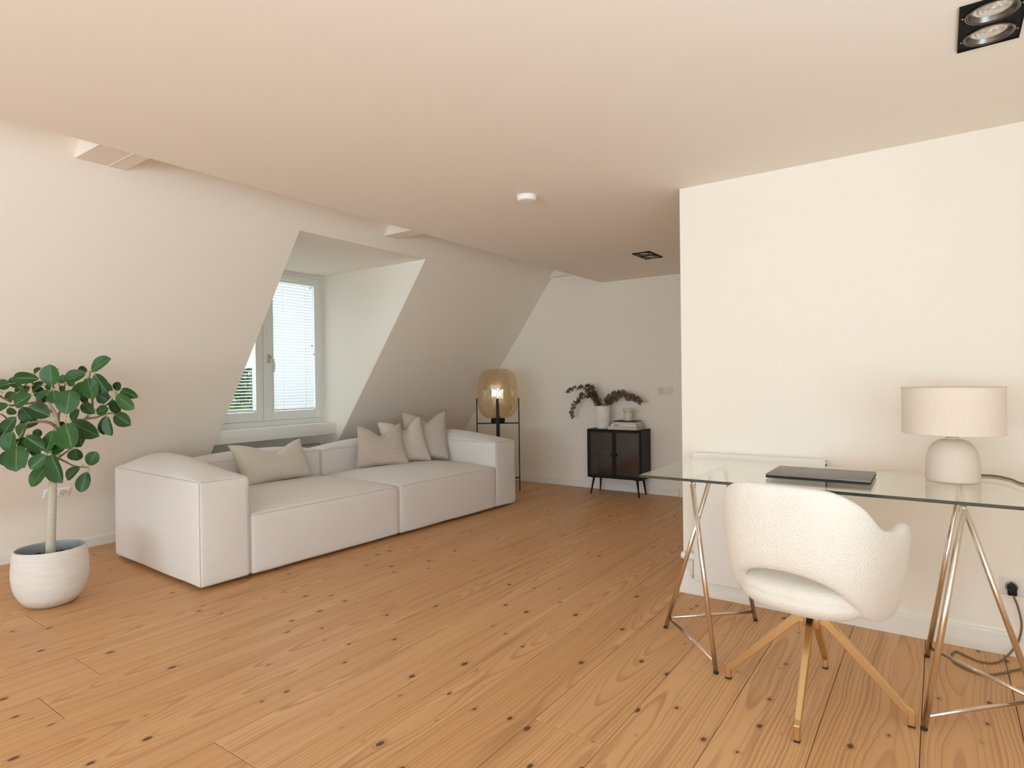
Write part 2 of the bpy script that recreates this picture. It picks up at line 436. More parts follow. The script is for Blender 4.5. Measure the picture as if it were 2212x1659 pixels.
def lathe(bm, prof, seg=48, c=(0, 0), smooth=True, mi=0, wob=None):
    rings = []
    for r, z in prof:
        if r < 1e-6: rings.append([bm.verts.new((c[0], c[1], z))])
        else:
            ring = []
            for k in range(seg):
                a = 2 * PI * k / seg
                q = wob(a, z) if wob else 1.0
                ring.append(bm.verts.new((c[0] + r * q * math.cos(a), c[1] + r * q * math.sin(a), z)))
            rings.append(ring)
    for a, b in zip(rings, rings[1:]):
        for k in range(seg):
            j = (k + 1) % seg
            if len(a) == 1 and len(b) == 1: continue
            if len(a) == 1: vs = (a[0], b[j], b[k])
            elif len(b) == 1: vs = (a[k], a[j], b[0])
            else: vs = (a[k], a[j], b[j], b[k])
            f = bm.faces.new(vs); f.smooth = smooth; f.material_index = mi
    bmesh.ops.recalc_face_normals(bm, faces=bm.faces)
def latheobj(name, prof, mat, parent=None, seg=48, c=(0, 0), ang=40):
    bm = bmesh.new(); lathe(bm, prof, seg, c)
    o = obj(name, bm, mat, parent)
    return smooth_by_angle(o, ang)
def rounded_prof(pts, rs, n=5):
    """profile polyline with rounded corners"""
    out = []
    P = [Vector((p[0], p[1])) for p in pts]
    for i, p in enumerate(P):
        r = rs[i]
        if r <= 0 or i in (0, len(P) - 1): out.append((p.x, p.y)); continue
        a = (P[i - 1] - p); b = (P[i + 1] - p)
        ra = min(r, a.length * .5); rb = min(r, b.length * .5)
        s, e = p + a.normalized() * ra, p + b.normalized() * rb
        for k in range(n + 1):
            t = k / n
            q = s * (1 - t) ** 2 + p * 2 * t * (1 - t) + e * t * t
            out.append((q.x, q.y))
    return out
def poly_prism(bm, pts, vec, mi=0):
    a = [bm.verts.new(Vector(p)) for p in pts]; b = [bm.verts.new(Vector(p) + Vector(vec)) for p in pts]
    n = len(a)
    bm.faces.new(a[::-1]); bm.faces.new(b)
    for k in range(n): bm.faces.new((a[k], a[(k + 1) % n], b[(k + 1) % n], b[k]))
    bmesh.ops.recalc_face_normals(bm, faces=bm.faces)
    for f in bm.faces: f.material_index = mi

# ------------------------------------------------------------------ room shell
ZC = 2.303                      # underside of the lowered ceiling
YW = 3.395                      # desk wall
YB = 6.11                       # far wall
YR = -4.5                       # rear wall (behind the camera)
XR = 1.25                       # side wall right of the camera
XK = -5.285                     # knee wall under the slope
def slope_x(z): return -3.72 - 0.743 * (2.42 - z)
ZK = 2.42 - (-3.72 - XK) / 0.743
YD0, YD1, ZD1 = 2.72, 4.053, 2.333   # dormer opening

# floor with planks
floor = struct(bxobj('floor', -5.6, XR, YR, YB, -0.14, -0.022, m_subfloor))
edges = [-5.34, -5.07, -4.80, -4.53, -4.26, -3.99, -3.735, -3.455, -3.18, -2.905, -2.635, -2.335, -2.035, -1.76, -1.468, -1.203,
         -0.925, -0.64, -0.352, -0.06, 0.222, 0.50, 0.78, 1.06, 1.25]
joints = {5: [1.136], 8: [1.08, 5.35], 9: [0.86], 12: [1.091], 10: [2.345], 14: [3.355], 15: [1.82], 2: [3.1], 3: [1.9], 17: [-0.8], 19: [-0.3],
          7: [-1.1], 11: [5.1, -1.4], 13: [4.9], 6: [3.9], 18: [-1.7]}
for i, (a, b) in enumerate(zip(edges, edges[1:])):
    ys = [YR] + sorted(joints.get(i, [])) + [YB]
    for y0, y1 in zip(ys, ys[1:]):
        bm = bmesh.new()
        w = (b - a) / 2 - 0.0011
        l = (y1 - y0) / 2 - (0.0012)
        box(bm, -w, w, -l, l, -0.022, 0, 0.0012, 1)
        o = obj('floor_plank', bm, m_wood, floor)
        o.location = ((a + b) / 2, (y0 + y1) / 2, random.uniform(-0.0004, 0.0))

# ceiling slab (open along its left edge) and the upper ceiling above the gap
bm = bmesh.new()
SPOTS = [(.137, 2.379), (-2.072, 5.018)]
cur = YR
for sx, sy in SPOTS:                                    # openings for the recessed spotlights
    h0, h1, w0, w1 = sy - .1475, sy + .1475, sx - .0775, sx + .0775
    box(bm, -3.07, XR + .1, cur, h0, ZC, ZC + 0.36)
    box(bm, -3.07, w0, h0, h1, ZC, ZC + 0.36); box(bm, w1, XR + .1, h0, h1, ZC, ZC + 0.36)
    box(bm, w0, w1, h0, h1, ZC + .10, ZC + 0.36)
    cur = h1
box(bm, -3.07, XR + .1, cur, YB + .1, ZC, ZC + 0.36)
ceiling = struct(obj('ceiling', bm, m_ceil))
struct(bxobj('trim_1', -3.6, -2.95, YR, YB + .1, 2.66, 2.72, m_ceil))

# sloped left wall with dormer opening, one mesh
# profile of the wall: short knee, a softly rounded crease, then the slope
KNEE = [(XK, -0.05), (XK, .17)]
for k in range(1, 11):
    t = k / 10
    q = Vector((XK, .17)) * (1 - t) ** 2 + Vector((XK, ZK)) * 2 * t * (1 - t) + Vector((slope_x(.42), .42)) * t * t
    KNEE.append((q.x, q.y))
def left_wall():
    bm = bmesh.new()
    zt = 2.70
    th = Vector((-0.16, 0, 0.0))
    prof = KNEE + [(slope_x(zt), zt)]
    def strip(y0, y1, pr):
        for (xa, za), (xb, zb) in zip(pr, pr[1:]):
            bm.faces.new([bm.verts.new(p) for p in ((xa, y0, za), (xa, y1, za), (xb, y1, zb), (xb, y0, zb))])
    strip(YR, YD0, prof); strip(YD1, YB + .1, prof)
    strip(YD0, YD1, [(slope_x(ZD1), ZD1), (slope_x(zt), zt)])
    bmesh.ops.remove_doubles(bm, verts=bm.verts, dist=1e-4)
    # thickness outwards
    r = bmesh.ops.extrude_face_region(bm, geom=bm.faces[:])
    vs = [g for g in r['geom'] if isinstance(g, bmesh.types.BMVert)]
    bmesh.ops.translate(bm, verts=vs, vec=(-0.10, 0, 0.06))
    bmesh.ops.recalc_face_normals(bm, faces=bm.faces)
    o = struct(obj('wall_left', bm, m_wall)); smooth_by_angle(o, 20); return o
left_wall()
# dormer reveal: two cheeks, its little ceiling and the wall under the sill
XWIN = -5.285
def cheek(name, y, dy):
    bm = bmesh.new()
    pts = [(XWIN - .12, y, -0.02)] + [(x - .006, y, z) for x, z in KNEE[0:]] + [(slope_x(ZD1) - .006, y, ZD1), (slope_x(ZD1) - .006, y, ZD1 + .05), (XWIN - .12, y, ZD1 + .05)]
    poly_prism(bm, pts, (0, dy, 0))
    return struct(obj(name, bm, m_wall))
cheek('trim_2', YD0 + .002, -0.05); cheek('trim_3', YD1 - .002, 0.05)
bm = bmesh.new(); box(bm, XWIN - .12, slope_x(ZD1) - .004, YD0 - .03, YD1 + .03, ZD1, ZD1 + .05)
struct(obj('trim_4', bm, m_wall))
struct(bxobj('wall_dormer', XWIN - .14, XWIN - .02, YD0 - .05, YD1 + .05, -0.02, 0.72, m_wall))

# far wall
struct(bxobj('wall_back', -5.6, -2.10, YB, YB + .1, -0.05, 2.75, m_wall))
# desk wall: solid block right of the passage
bm = bmesh.new(); box(bm, -1.207, XR + .1, YW, YB + .1, -0.05, ZC + .02, 0.003, 1)
struct(obj('wall_right', bm, m_wall))
# door in the far wall, mostly hidden by the desk wall
d = struct(bxobj('door_1', -2.03, -1.21, YB + .03, YB + .07, 0.0, 2.20, m_trim))
bm = bmesh.new(); box(bm, -2.193, -2.11, YB - .02, YB + .1, -0.01, 2.245, 0.004); obj('door_casing', bm, m_trim, d)
bm = bmesh.new(); box(bm, -2.21, -1.21, YB - .03, YB + .1, 2.245, 2.30, 0.004); obj('door_header', bm, m_trim, d)
bm = bmesh.new(); box(bm, -2.09, -2.03, YB + .02, YB + .1, 0, 2.245, 0.003); obj('door_jamb', bm, m_trim, d)

# rear wall with two glazed doors and side wall with a wide window (behind the camera)
def wall_open(name, axis, pos, t, a0, a1, z1, holes):
    bm = bmesh.new()
    def bx(u0, u1, w0, w1):
        if axis == 'y': box(bm, u0, u1, pos, pos + t, w0, w1)
        else: box(bm, pos, pos + t, u0, u1, w0, w1)
    cur = a0
    for h0, h1, hz0, hz1 in holes:
        bx(cur, h0, -0.05, z1)
        if hz0 > 0: bx(h0, h1, -0.05, hz0)
        bx(h0, h1, hz1, z1); cur = h1
    bx(cur, a1, -0.05, z1)
    return struct(obj(name, bm, m_wall))
wall_open('wall_rear', 'y', YR - .1, .1, -5.6, XR + .1, 2.75, [(-3.6, -1.35, 0.0, 2.15), (-0.95, 0.9, 0.0, 2.15)])
wall_open('wall_side', 'x', XR, .1, YR - .1, YW, 2.75, [(-3.0, -0.6, 0.4, 2.2), (-0.3, 1.4, 0.4, 2.2)])
def glazed(name, axis, pos, a0, a1, z0, z1, n):
    root = bpy.data.objects.new(name, None); COL.objects.link(root); struct(root)
    bm = bmesh.new(); pb = bmesh.new()
    def bx(b, u0, u1, d0, d1, w0, w1):
        if axis == 'y': box(b, u0, u1, pos + d0, pos + d1, w0, w1)
        else: box(b, pos + d0, pos + d1, u0, u1, w0, w1)
    w = 0.07
    bx(bm, a0, a1, -.03, .03, z0, z0 + w); bx(bm, a0, a1, -.03, .03, z1 - w, z1)
    for k in range(n + 1):
        u = a0 + (a1 - a0) * k / n
        bx(bm, max(a0, u - w), min(a1, u + w), -.03, .03, z0 + w, z1 - w)
    for k in range(n):
        u = a0 + (a1 - a0) * k / n; v = a0 + (a1 - a0) * (k + 1) / n
        bx(pb, u + w * .8, v - w * .8, -.004, .004, z0 + w * .9, z1 - w * .9)
    obj('window_frame', bm, m_winw, root); obj('pane', pb, m_pane, root)
glazed('window_2', 'y', YR - .05, -3.6, -1.35, 0.0, 2.15, 2)
glazed('window_3', 'y', YR - .05, -0.95, 0.9, 0.0, 2.15, 2)
glazed('window_4', 'x', XR + .05, -3.0, -0.6, 0.4, 2.2, 2)
glazed('window_5', 'x', XR + .05, -0.3, 1.4, 0.4, 2.2, 2)  # unseen window put in along with the ceiling fill lamp

# beams crossing the gap above the slope
def beam(name, y0, y1, seam=None):
    bm = bmesh.new(); zb = 2.425
    pts = [(slope_x(zb) - .02, y0, zb), (-2.98, y0, zb), (-2.98, y0, zb + .2), (slope_x(zb + .2) - .02, y0, zb + .2)]
    poly_prism(bm, pts, (0, y1 - y0, 0))
    o = struct(obj(name, bm, m_wall))
    if seam:
        bm = bmesh.new(); box(bm, slope_x(zb), -3.0, seam - .004, seam + .004, zb - .0025, zb + .01); obj('beam_joint', bm, m_trim, o)
beam('trim_5', 1.298, 1.535, 1.455)
beam('trim_6', 3.478, 3.622)
beam('trim_7', 6.06, 6.16)

# baseboards
def prof_board(name, pts2, vec, mat=m_trim):
    bm = bmesh.new(); poly_prism(bm, pts2, vec)
    return struct(obj(name, bm, mat))
prof_board('baseboard_left', [(XK, YR, 0), (XK + .016, YR, 0), (XK + .016, YR, .062), (XK + .010, YR, .072), (XK, YR, .075)], (0, YD0 - YR, 0))
prof_board('baseboard_back', [(-5.28, YB, 0), (-5.28, YB - .014, 0), (-5.28, YB - .014, .072), (-5.28, YB - .010, .080), (-5.28, YB, .080)], (5.28 - 2.205, 0, 0))
prof_board('baseboard_right', [(-1.225, YW, 0), (-1.225, YW - .018, 0), (-1.225, YW - .018, .090), (-1.225, YW - .012, .098), (-1.225, YW, .098)], (XR + 1.225, 0, 0))
prof_board('baseboard_side', [(-1.207, YW, 0), (-1.224, YW, 0), (-1.224, YW, .090), (-1.218, YW, .098), (-1.207, YW, .098)], (0, YB - YW, 0))

# ------------------------------------------------------------------ dormer window
def dormer_window():
    root = bpy.data.objects.new('window_1', None); root.location = (0, 0, 0); COL.objects.link(root); struct(root)
    X = XWIN
    y0, y1, z0, z1 = YD0 + .0, 4.045, 0.795, 2.335
    # outer frame
    bm = bmesh.new()
    box(bm, X - .06, X + .015, y0, y1, z0, z0 + .072, .003); box(bm, X - .06, X + .015, y0, y1, z1 - .035, z1, .003)
    box(bm, X - .06, X + .015, y0, y0 + .035, z0 + .07, z1 - .035, .003); box(bm, X - .06, X + .015, y1 - .035, y1, z0 + .07, z1 - .035, .003)
    smooth_by_angle(obj('window_frame', bm, m_winw, root))
    ym = 3.352
    for k, (a, b) in enumerate(((y0 + .037, ym - .003), (ym + .003, y1 - .037))):
        zs0, zs1 = z0 + .074, z1 - .037
        pa, pb = (a + .09, b - .068) if k == 0 else (a + .098, b - .062)
        pz0, pz1 = .955, 2.25
        bm = bmesh.new()
        xb, xf = X - .045, X + .028
        box(bm, xb, xf, a, pa, zs0, zs1, .004); box(bm, xb, xf, pb, b, zs0, zs1, .004)
        box(bm, xb, xf, pa - .004, pb + .004, zs0, pz0, .004); box(bm, xb, xf, pa - .004, pb + .004, pz1, zs1, .004)
        sash = smooth_by_angle(obj('sash', bm, m_winw, root))
        bxobj('pane', X - .03, X - .024, pa - .003, pb + .003, pz0 - .003, pz1 + .003, m_pane, sash)
        bm = bmesh.new()
        g = .008
        box(bm, X - .005, xf + .002, pa, pa + g, pz0, pz1); box(bm, X - .005, xf + .002, pb - g, pb, pz0, pz1)
        obj('glazing_bead', bm, m_winw, sash)
        # venetian blind
        bl = bpy.data.objects.new('venetian_blind', None); bl.location = (X + .008, (pa + pb) / 2, 0); link(bl, root)
        bxobj('head_rail', -.011, .013, pa - (pa + pb) / 2 + .009, pb - (pa + pb) / 2 - .009, pz1 - .03, pz1 - .004, m_winw, bl, .002)
        bxobj('bottom_rail', -.009, .011, pa - (pa + pb) / 2 + .009, pb - (pa + pb) / 2 - .009, pz0 + .004, pz0 + .018, m_winw, bl, .002)
        hw = (pb - pa) / 2 - .011
        bm = bmesh.new(); n = 6; c = .026 if k == 0 else .034
        vs = []
        for i in range(n + 1):
            t = i / n - .5
            zz = .0028 * (1 - (2 * t) ** 2)
            vs.append((bm.verts.new((t * c, -hw, zz)), bm.verts.new((t * c, hw, zz))))
        for i in range(n): bm.faces.new((vs[i][0], vs[i + 1][0], vs[i + 1][1], vs[i][1])).smooth = True
        first = obj('slat', bm, m_slat, bl)
        ns = 42
        tilt = 20 if k == 0 else 75
        for s in range(ns):
            o = first if s == 0 else link(first.copy(), bl)
            o.location = (.001, 0, pz0 + .030 + s * (pz1 - pz0 - .068) / (ns - 1))
            o.rotation_euler = (0, math.radians(tilt + random.uniform(-2, 2)), 0)
        for f in (-.55, .55):
            tubeobj('ladder_cord', [(.014, f * hw, pz0 + .01), (.014, f * hw, pz1 - .01)], .0012, m_plasticw, bl, 5)
        if k == 1:
            tubeobj('tilt_wand', [(.017, hw - .012, 1.50), (.017, hw - .012, pz1 - .02)], .002, m_plasticw, bl, 6)
            for (dy, zz) in ((.030, 2.19), (.020, 1.60), (-.002, 1.515)):
                bxobj('cord_stop', .012, .020, hw - .012 - dy, hw - .004 - dy, zz, zz + .012, m_dark, bl, .001)
            # handle
            h = bpy.data.objects.new('window_handle', None); link(h, root)
            bm = bmesh.new(); box(bm, xf, xf + .012, 3.392, 3.426, 1.42, 1.505, .005, 3)
            smooth_by_angle(obj('handle_plate', bm, m_steel, h))
            tubeobj('handle_lever', catmull([(xf + .01, 3.409, 1.478), (xf + .045, 3.411, 1.478), (xf + .055, 3.420, 1.46), (xf + .055, 3.432, 1.41), (xf + .052, 3.434, 1.36), (xf + .048, 3.430, 1.335)], 6), .0085, m_steel, h, 10)
    # sill box
    bm = bmesh.new(); box(bm, X - .02, -5.072, YD0 + .001, YD1 - .001, .700, .815, .004, 2)
    smooth_by_angle(obj('window_sill', bm, m_trim, root))
    bxobj('stop_bead', X, X + .018, y1 - .002, YD1, z0 + .02, z1, m_trim, root, .003)
    bxobj('head_bead', X, X + .03, y0, YD1, z1 - .004, z1 + .012, m_trim, root, .003)
dormer_window()
# radiator under the sill
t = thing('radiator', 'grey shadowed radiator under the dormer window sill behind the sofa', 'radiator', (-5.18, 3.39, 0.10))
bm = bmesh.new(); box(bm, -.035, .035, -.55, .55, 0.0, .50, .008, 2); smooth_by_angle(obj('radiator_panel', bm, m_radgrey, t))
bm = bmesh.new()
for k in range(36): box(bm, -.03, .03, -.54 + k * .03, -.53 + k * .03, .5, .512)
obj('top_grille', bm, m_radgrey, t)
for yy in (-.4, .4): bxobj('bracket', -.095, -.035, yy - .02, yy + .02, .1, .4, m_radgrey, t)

# outside: garden far below, trees and a roof
gd = struct(bxobj('ground', -60, -6.2, -20, 30, -6.2, -6.0, m_ground))
def tree(x, y, zc, rad, label, seed, mat):
    rnd = random.Random(seed)
    t = thing('garden_tree', label, 'tree', (x, y, -6.0))
    tubeobj('trunk', [(0, 0, 0), (.1, 0, 3), (0, .1, zc + 6)], lambda s: .18 * (1 - .6 * s), m_twig, t, 8)
    bm = bmesh.new()
    for k in range(2600):
        v = Vector((rnd.gauss(0, 1), rnd.gauss(0, 1), rnd.gauss(0, .8))).normalized() * rad * (rnd.random() ** .35)
        v *= 1 + .25 * noise.noise(v * 1.3 / rad * 2)
        c = v + Vector((0, 0, zc + 6))
        a = Vector((rnd.gauss(0, 1), rnd.gauss(0, 1), rnd.gauss(0, 1))).normalized(); b = a.orthogonal().normalized()
        s = rnd.uniform(.05, .13)
        bm.faces.new([bm.verts.new(c + a * s), bm.verts.new(c + b * s * .6), bm.verts.new(c - a * s), bm.verts.new(c - b * s * .6)])
    o = obj('foliage', bm, mat, t); o['kind'] = 'stuff'
m_fol2 = plain('light_far_foliage', (0.22, 0.36, 0.07), 0.7, noise_scale=3, amt=0.5)
tree(-11.0, 5.6, 0.25, 1.0, 'light green tree seen through the blind at the lower left of the window', 1, m_fol2)
tree(-12.6, 7.3, 0.5, 1.15, 'dark green tree behind the lighter one seen through the blind', 2, m_foam)
tree(-14.5, 2.0, -0.5, 1.3, 'garden tree outside hidden by the sloping wall beside the window', 3, m_foam)
t = thing('neighbour_house', 'pale house with clay tiled roof outside beyond the garden trees', 'house', (-22, 6.5, -6.0))
bxobj('wall', -2.5, 2.5, -4, 4, 0, 6.2, m_brick, t)
bm = bmesh.new(); poly_prism(bm, [(2.9, -4.2, 6.1), (-2.9, -4.2, 6.1), (0, -4.2, 8.0)], (0, 8.4, 0)); obj('roof', bm, m_roof, t)

# ------------------------------------------------------------------ sofa
SO = thing('sofa', 'long oatmeal modular sofa with thick arms beneath the dormer window', 'sofa', (-3.547, 1.833, 0), -math.radians(2.23))
def samples(h, r, n):
    a = r / h
    s = [-1, -1 + a * .35, -1 + a * .7, -1 + a]
    s += [-1 + a + (2 - 2 * a) * k / n for k in range(1, n)]
    return s + [1 - a, 1 - a * .7, 1 - a * .35, 1]
def softbox(x0, x1, y0, y1, z0, z1, r=.022, dome=.05, bulge=.008, skew=0.0, pw=.8, n=12, sag=0.0):
    hx, hy, hz = (x1 - x0) / 2, (y1 - y0) / 2, (z1 - z0) / 2
    c = Vector(((x0 + x1) / 2, (y0 + y1) / 2, (z0 + z1) / 2))
    H = Vector((hx, hy, hz)); I = H - Vector((r, r, r))
    def pos(u, v, w, out=0.0):
        p = Vector((u * hx, v * hy, w * hz))
        q = Vector([max(-I[k], min(I[k], p[k])) for k in range(3)])
        d = p - q
        if d.length > 1e-9: d.normalize()
        s = q + d * (r + out)
        du = max(0.0, 1 - u * u) ** pw; dv = max(0.0, 1 - v * v) ** pw
        top = max(0.0, w) ** 2
        s.z += dome * du * dv * top * (1 - skew * u)
        s.x += bulge * u * dv * (1 - w * w); s.y += bulge * v * du * (1 - w * w)
        s.z += sag * top * (v * v) * (1 - u * u)
        nz = noise.noise((s + c) * 3.1) * .004
        s += d * nz
        return s + c
    S = [samples(h, r, n) for h in (hx, hy, hz)]
    bm = bmesh.new()
    for ax in range(3):
        A, B = S[(ax + 1) % 3], S[(ax + 2) % 3]
        for sg in (-1, 1):
            g = []
            for a in A:
                row = []
                for b in B:
                    t = [0, 0, 0]; t[ax] = sg; t[(ax + 1) % 3] = a; t[(ax + 2) % 3] = b
                    row.append(bm.verts.new(pos(*t)))
                g.append(row)
            for i in range(len(A) - 1):
                for j in range(len(B) - 1):
                    f = (g[i][j], g[i + 1][j], g[i + 1][j + 1], g[i][j + 1])
                    nf = bm.faces.new(f if sg > 0 else f[::-1]); nf.smooth = True
    bmesh.ops.remove_doubles(bm, verts=bm.verts, dist=1e-5)
    bmesh.ops.recalc_face_normals(bm, faces=bm.faces)
    L = [-1 + 2 * k / 24 for k in range(25)]
    o = .0015
    top = [pos(1, v, 1, o) for v in L] + [pos(u, 1, 1, o) for u in L[::-1][1:]] + [pos(-1, v, 1, o) for v in L[::-1][1:]] + [pos(u, -1, 1, o) for u in L[1:-1]]
    vert = [[pos(u, v, w, o) for w in L] for u in (1,) for v in (-1, 1)]
    return bm, top, vert
def module(name, args, kw, label=None):
    bm, top, vert = softbox(*args, **kw)
    o = obj(name, bm, m_sofa, SO)
    pb = bmesh.new(); tube(pb, top, .0035, 6, True)
    for v in vert: tube(pb, v, .0035, 6)
    obj('piping', pb, m_piping, o)
    return o
Z0 = .022
module('armrest', (-1.25, 0.0, 0.0, .312, Z0, .648), dict(dome=.105, skew=.35, pw=.85, r=.02, n=16, bulge=.010))
module('armrest', (-1.25, 0.0, 2.765, 3.072, Z0, .640), dict(dome=.085, skew=.30, pw=.85, r=.02, n=16, bulge=.010))
module('seat_cushion', (-1.02, 0.0, .318, 1.546, Z0, .400), dict(dome=.060, pw=.55, n=18, r=.022))
module('seat_cushion', (-1.02, 0.0, 1.554, 2.760, Z0, .404), dict(dome=.060, pw=.55, n=18, r=.022))
module('back_cushion', (-1.25, -1.015, .318, 1.546, Z0, .628), dict(dome=.060, pw=.7, n=16, r=.022, bulge=.014))
module('back_cushion', (-1.25, -1.015, 1.554, 2.760, Z0, .628), dict(dome=.060, pw=.7, n=16, r=.022, bulge=.014))
for yy in (.10, 1.50, 2.95):
    for xx in (-.15, -1.1):
        bm = bmesh.new(); lathe(bm, [(0, 0), (.025, 0), (.025, .03), (0, .03)], 16, (xx, yy)); obj('foot', bm, m_dark, SO)

# ------------------------------------------------------------------ cushions
def sofa_pt(p):
    a = math.radians(2.23)
    return Vector((-3.547 + p[0] * math.cos(a) + p[1] * math.sin(a), 1.833 - p[0] * math.sin(a) + p[1] * math.cos(a), p[2]))
def pillow(name, TL, TR, BR, BL, th, dent, label, mat, dx=0.0, seed=1, dw=.32):
    TL, TR, BR, BL = map(sofa_pt, (TL, TR, BR, BL))
    nrm = (BR - BL).cross(TL - BL).normalized()
    base = (BL + BR) / 2
    N = 30
    bm = bmesh.new(); uvl = bm.loops.layers.uv.new('uv')
    G = {}
    for sd in (1, -1):
        for i in range(N + 1):
            for j in range(N + 1):
                if sd < 0 and (i in (0, N) or j in (0, N)): G[sd, i, j] = G[1, i, j]; continue
                u = -1 + 2 * i / N; v = -1 + 2 * j / N
                # edges bow inwards so that the corners point outwards
                uu = u * (1 - .075 * (1 - v * v) ** 1.0 * abs(u)); vv = v * (1 - .075 * (1 - u * u) * abs(v))
                top = (vv + 1) / 2; d = math.exp(-(abs(u - dx) / dw) ** 1.5)
                vv -= 2 * dent * d * max(0, top) ** 2.2
                s, t = (uu + 1) / 2, (vv + 1) / 2
                p = BL * (1 - s) * (1 - t) + BR * s * (1 - t) + TR * s * t + TL * (1 - s) * t
                q = ((1 - u * u) * (1 - v * v))
                h = th / 2 * q ** .42 if q > 0 else 0.0
                h *= 1 + .10 * (1 - v)                                   # filling sinks downwards
                h -= .03 * d * max(0, top) ** 2 * sd * sd
                h = max(h, 0.0)
                w = noise.noise(Vector((u * 2.2 + seed * 7, v * 2.2, sd))) * .010 * q ** .5
                cr = noise.noise(Vector((u * 5 + seed, v * 5, 3.3 + sd))) * .004
                p = p + nrm * (sd * h + w + cr * q)
                G[sd, i, j] = bm.verts.new(p - base)
    for sd in (1, -1):
        for i in range(N):
            for j in range(N):
                idx = ((i, j), (i + 1, j), (i + 1, j + 1), (i, j + 1))
                if sd < 0: idx = idx[::-1]
                f = bm.faces.new([G[sd, a, b] for a, b in idx]); f.smooth = True
                for lp, (a, b) in zip(f.loops, idx): lp[uvl].uv = (a / N, b / N)
    root = thing(name, label, 'cushion', base, 0, 'cushions on the sofa')
    body = obj('cover', bm, mat, root)
    loop = [(i, 0) for i in range(N)] + [(N, j) for j in range(N)] + [(i, N) for i in range(N, 0, -1)] + [(0, j) for j in range(N, 0, -1)]
    pts = [body.data.vertices[0].co.copy()] * 0
    # seam round the edge
    me = body.data
    order = {}
    return root, body
pillow('cushion', (-.95, .66, .762), (-.95, 1.298, .765), (-.83, 1.33, .443), (-.77, .71, .440), .18, .36,
       'plain sand coloured lumbar cushion alone on the left sofa seat', m_cush, .08, 1, .5)
pillow('cushion', (-.96, 1.90, .830), (-.80, 2.303, .842), (-.60, 2.23, .448), (-.85, 1.795, .445), .16, .31,
       'ribbed corduroy cushion in front of the others on the right sofa seat', m_cord, .05, 2, .5)
pillow('cushion', (-.97, 2.15, .838), (-.80, 2.556, .892), (-.61, 2.53, .445), (-.82, 2.12, .445), .16, .27,
       'pale sand cushion between the ribbed cushion and the grey-beige one', m_cush2, .15, 3, .4)
pillow('cushion', (-1.0, 2.49, .921), (-.72, 2.86, .932), (-.53, 2.69, .448), (-.88, 2.42, .445), .17, .22,
       'grey-beige linen cushion rearmost beside the far sofa arm', m_cush3, .1, 4, .4)

# ------------------------------------------------------------------ floor lamp
FL = thing('floor_lamp', 'floor lamp with amber glass globe in a thin black steel frame', 'floor lamp', (-4.002, 5.398, 0), yaw)
for k in range(4):
    a = k * PI / 2
    bm = bmesh.new()
    r = .233
    t = bmesh.new(); box(t, r - .006, r + .006, -.014, .014, 0, 1.03, .002, 1)
    merge(bm, t, 0, Matrix.Rotation(a, 4, 'Z')); obj('leg', bm, m_black, FL)
for zz, nm in ((.752, 'upper_crossbar'), (.145, 'lower_crossbar')):
    for a in (0, PI / 2):
        bm = bmesh.new(); t = bmesh.new(); box(t, -.23, .23, -.005, .005, zz - .007, zz + .007)
        merge(bm, t, 0, Matrix.Rotation(a, 4, 'Z')); obj(nm, bm, m_black, FL)
latheobj('lamp_holder', [(0, .755), (.078, .755), (.078, .803), (.06, .81), (0, .81)], m_black, FL)
gp = []
gz0, gz1, gr = .805, 1.358, .226
for k in range(33):
    a = -PI / 2 + PI * k / 32
    e = .52
    cx = math.copysign(abs(math.cos(a)) ** e, math.cos(a)); sz = math.copysign(abs(math.sin(a)) ** .72, math.sin(a))
    gp.append((max(0.0, gr * cx) if k not in (0, 32) else 0.0, (gz0 + gz1) / 2 + (gz1 - gz0) / 2 * sz))
latheobj('glass_globe', gp, m_amber, FL, 64)

# ------------------------------------------------------------------ display cabinet
CB = thing('display_cabinet', 'black metal cabinet with two smoked glass doors on splayed legs by the far wall', 'cabinet', (-3.10, 5.785, 0), math.radians(3.2))
W, D, zb, zt = .612, .262, .178, .694
th = .012
bm = bmesh.new()
box(bm, 0, W, 0, D, zt - th, zt, .002); box(bm, 0, W, 0, D, zb, zb + th, .002)
box(bm, 0, th, 0, D, zb, zt, .002); box(bm, W - th, W, 0, D, zb, zt, .002); box(bm, th, W - th, D - .008, D, zb + th, zt - th)
obj('carcass', bm, m_blackwood, CB)
bxobj('shelf', th, W - th, .03, D - .01, .428, .438, m_blackwood, CB)
for k in range(2):
    x0 = th + .001 + k * (W / 2 - th); x1 = x0 + W / 2 - th - .002
    bm = bmesh.new(); f = .020
    for a in ((x0, x1, zb + th + .002, zb + th + .002 + f), (x0, x1, zt - th - .002 - f, zt - th - .002), (x0, x0 + f, zb + th, zt - th), (x1 - f, x1, zb + th, zt - th)):
        box(bm, a[0], a[1], -.004, .014, a[2], a[3], .0015, 1)
    dr = obj('door', bm, m_blackwood, CB)
    bxobj('glass_pane', x0 + f - .002, x1 - f + .002, .003, .006, zb + th + f, zt - th - f, m_smoke, dr)
    kx = (x1 - .008) if k == 0 else (x0 + .008)
    bm = bmesh.new()
    for s in range(13):
        pass
    lathe(bm, [(0, 0), (.020, 0), (.022, .004), (.020, .012), (0, .013)], 24)
    bm.transform(Matrix.Translation((kx, -.004, .428)) @ Matrix.Rotation(PI / 2, 4, 'X'))
    obj('knob', bm, m_black, dr)
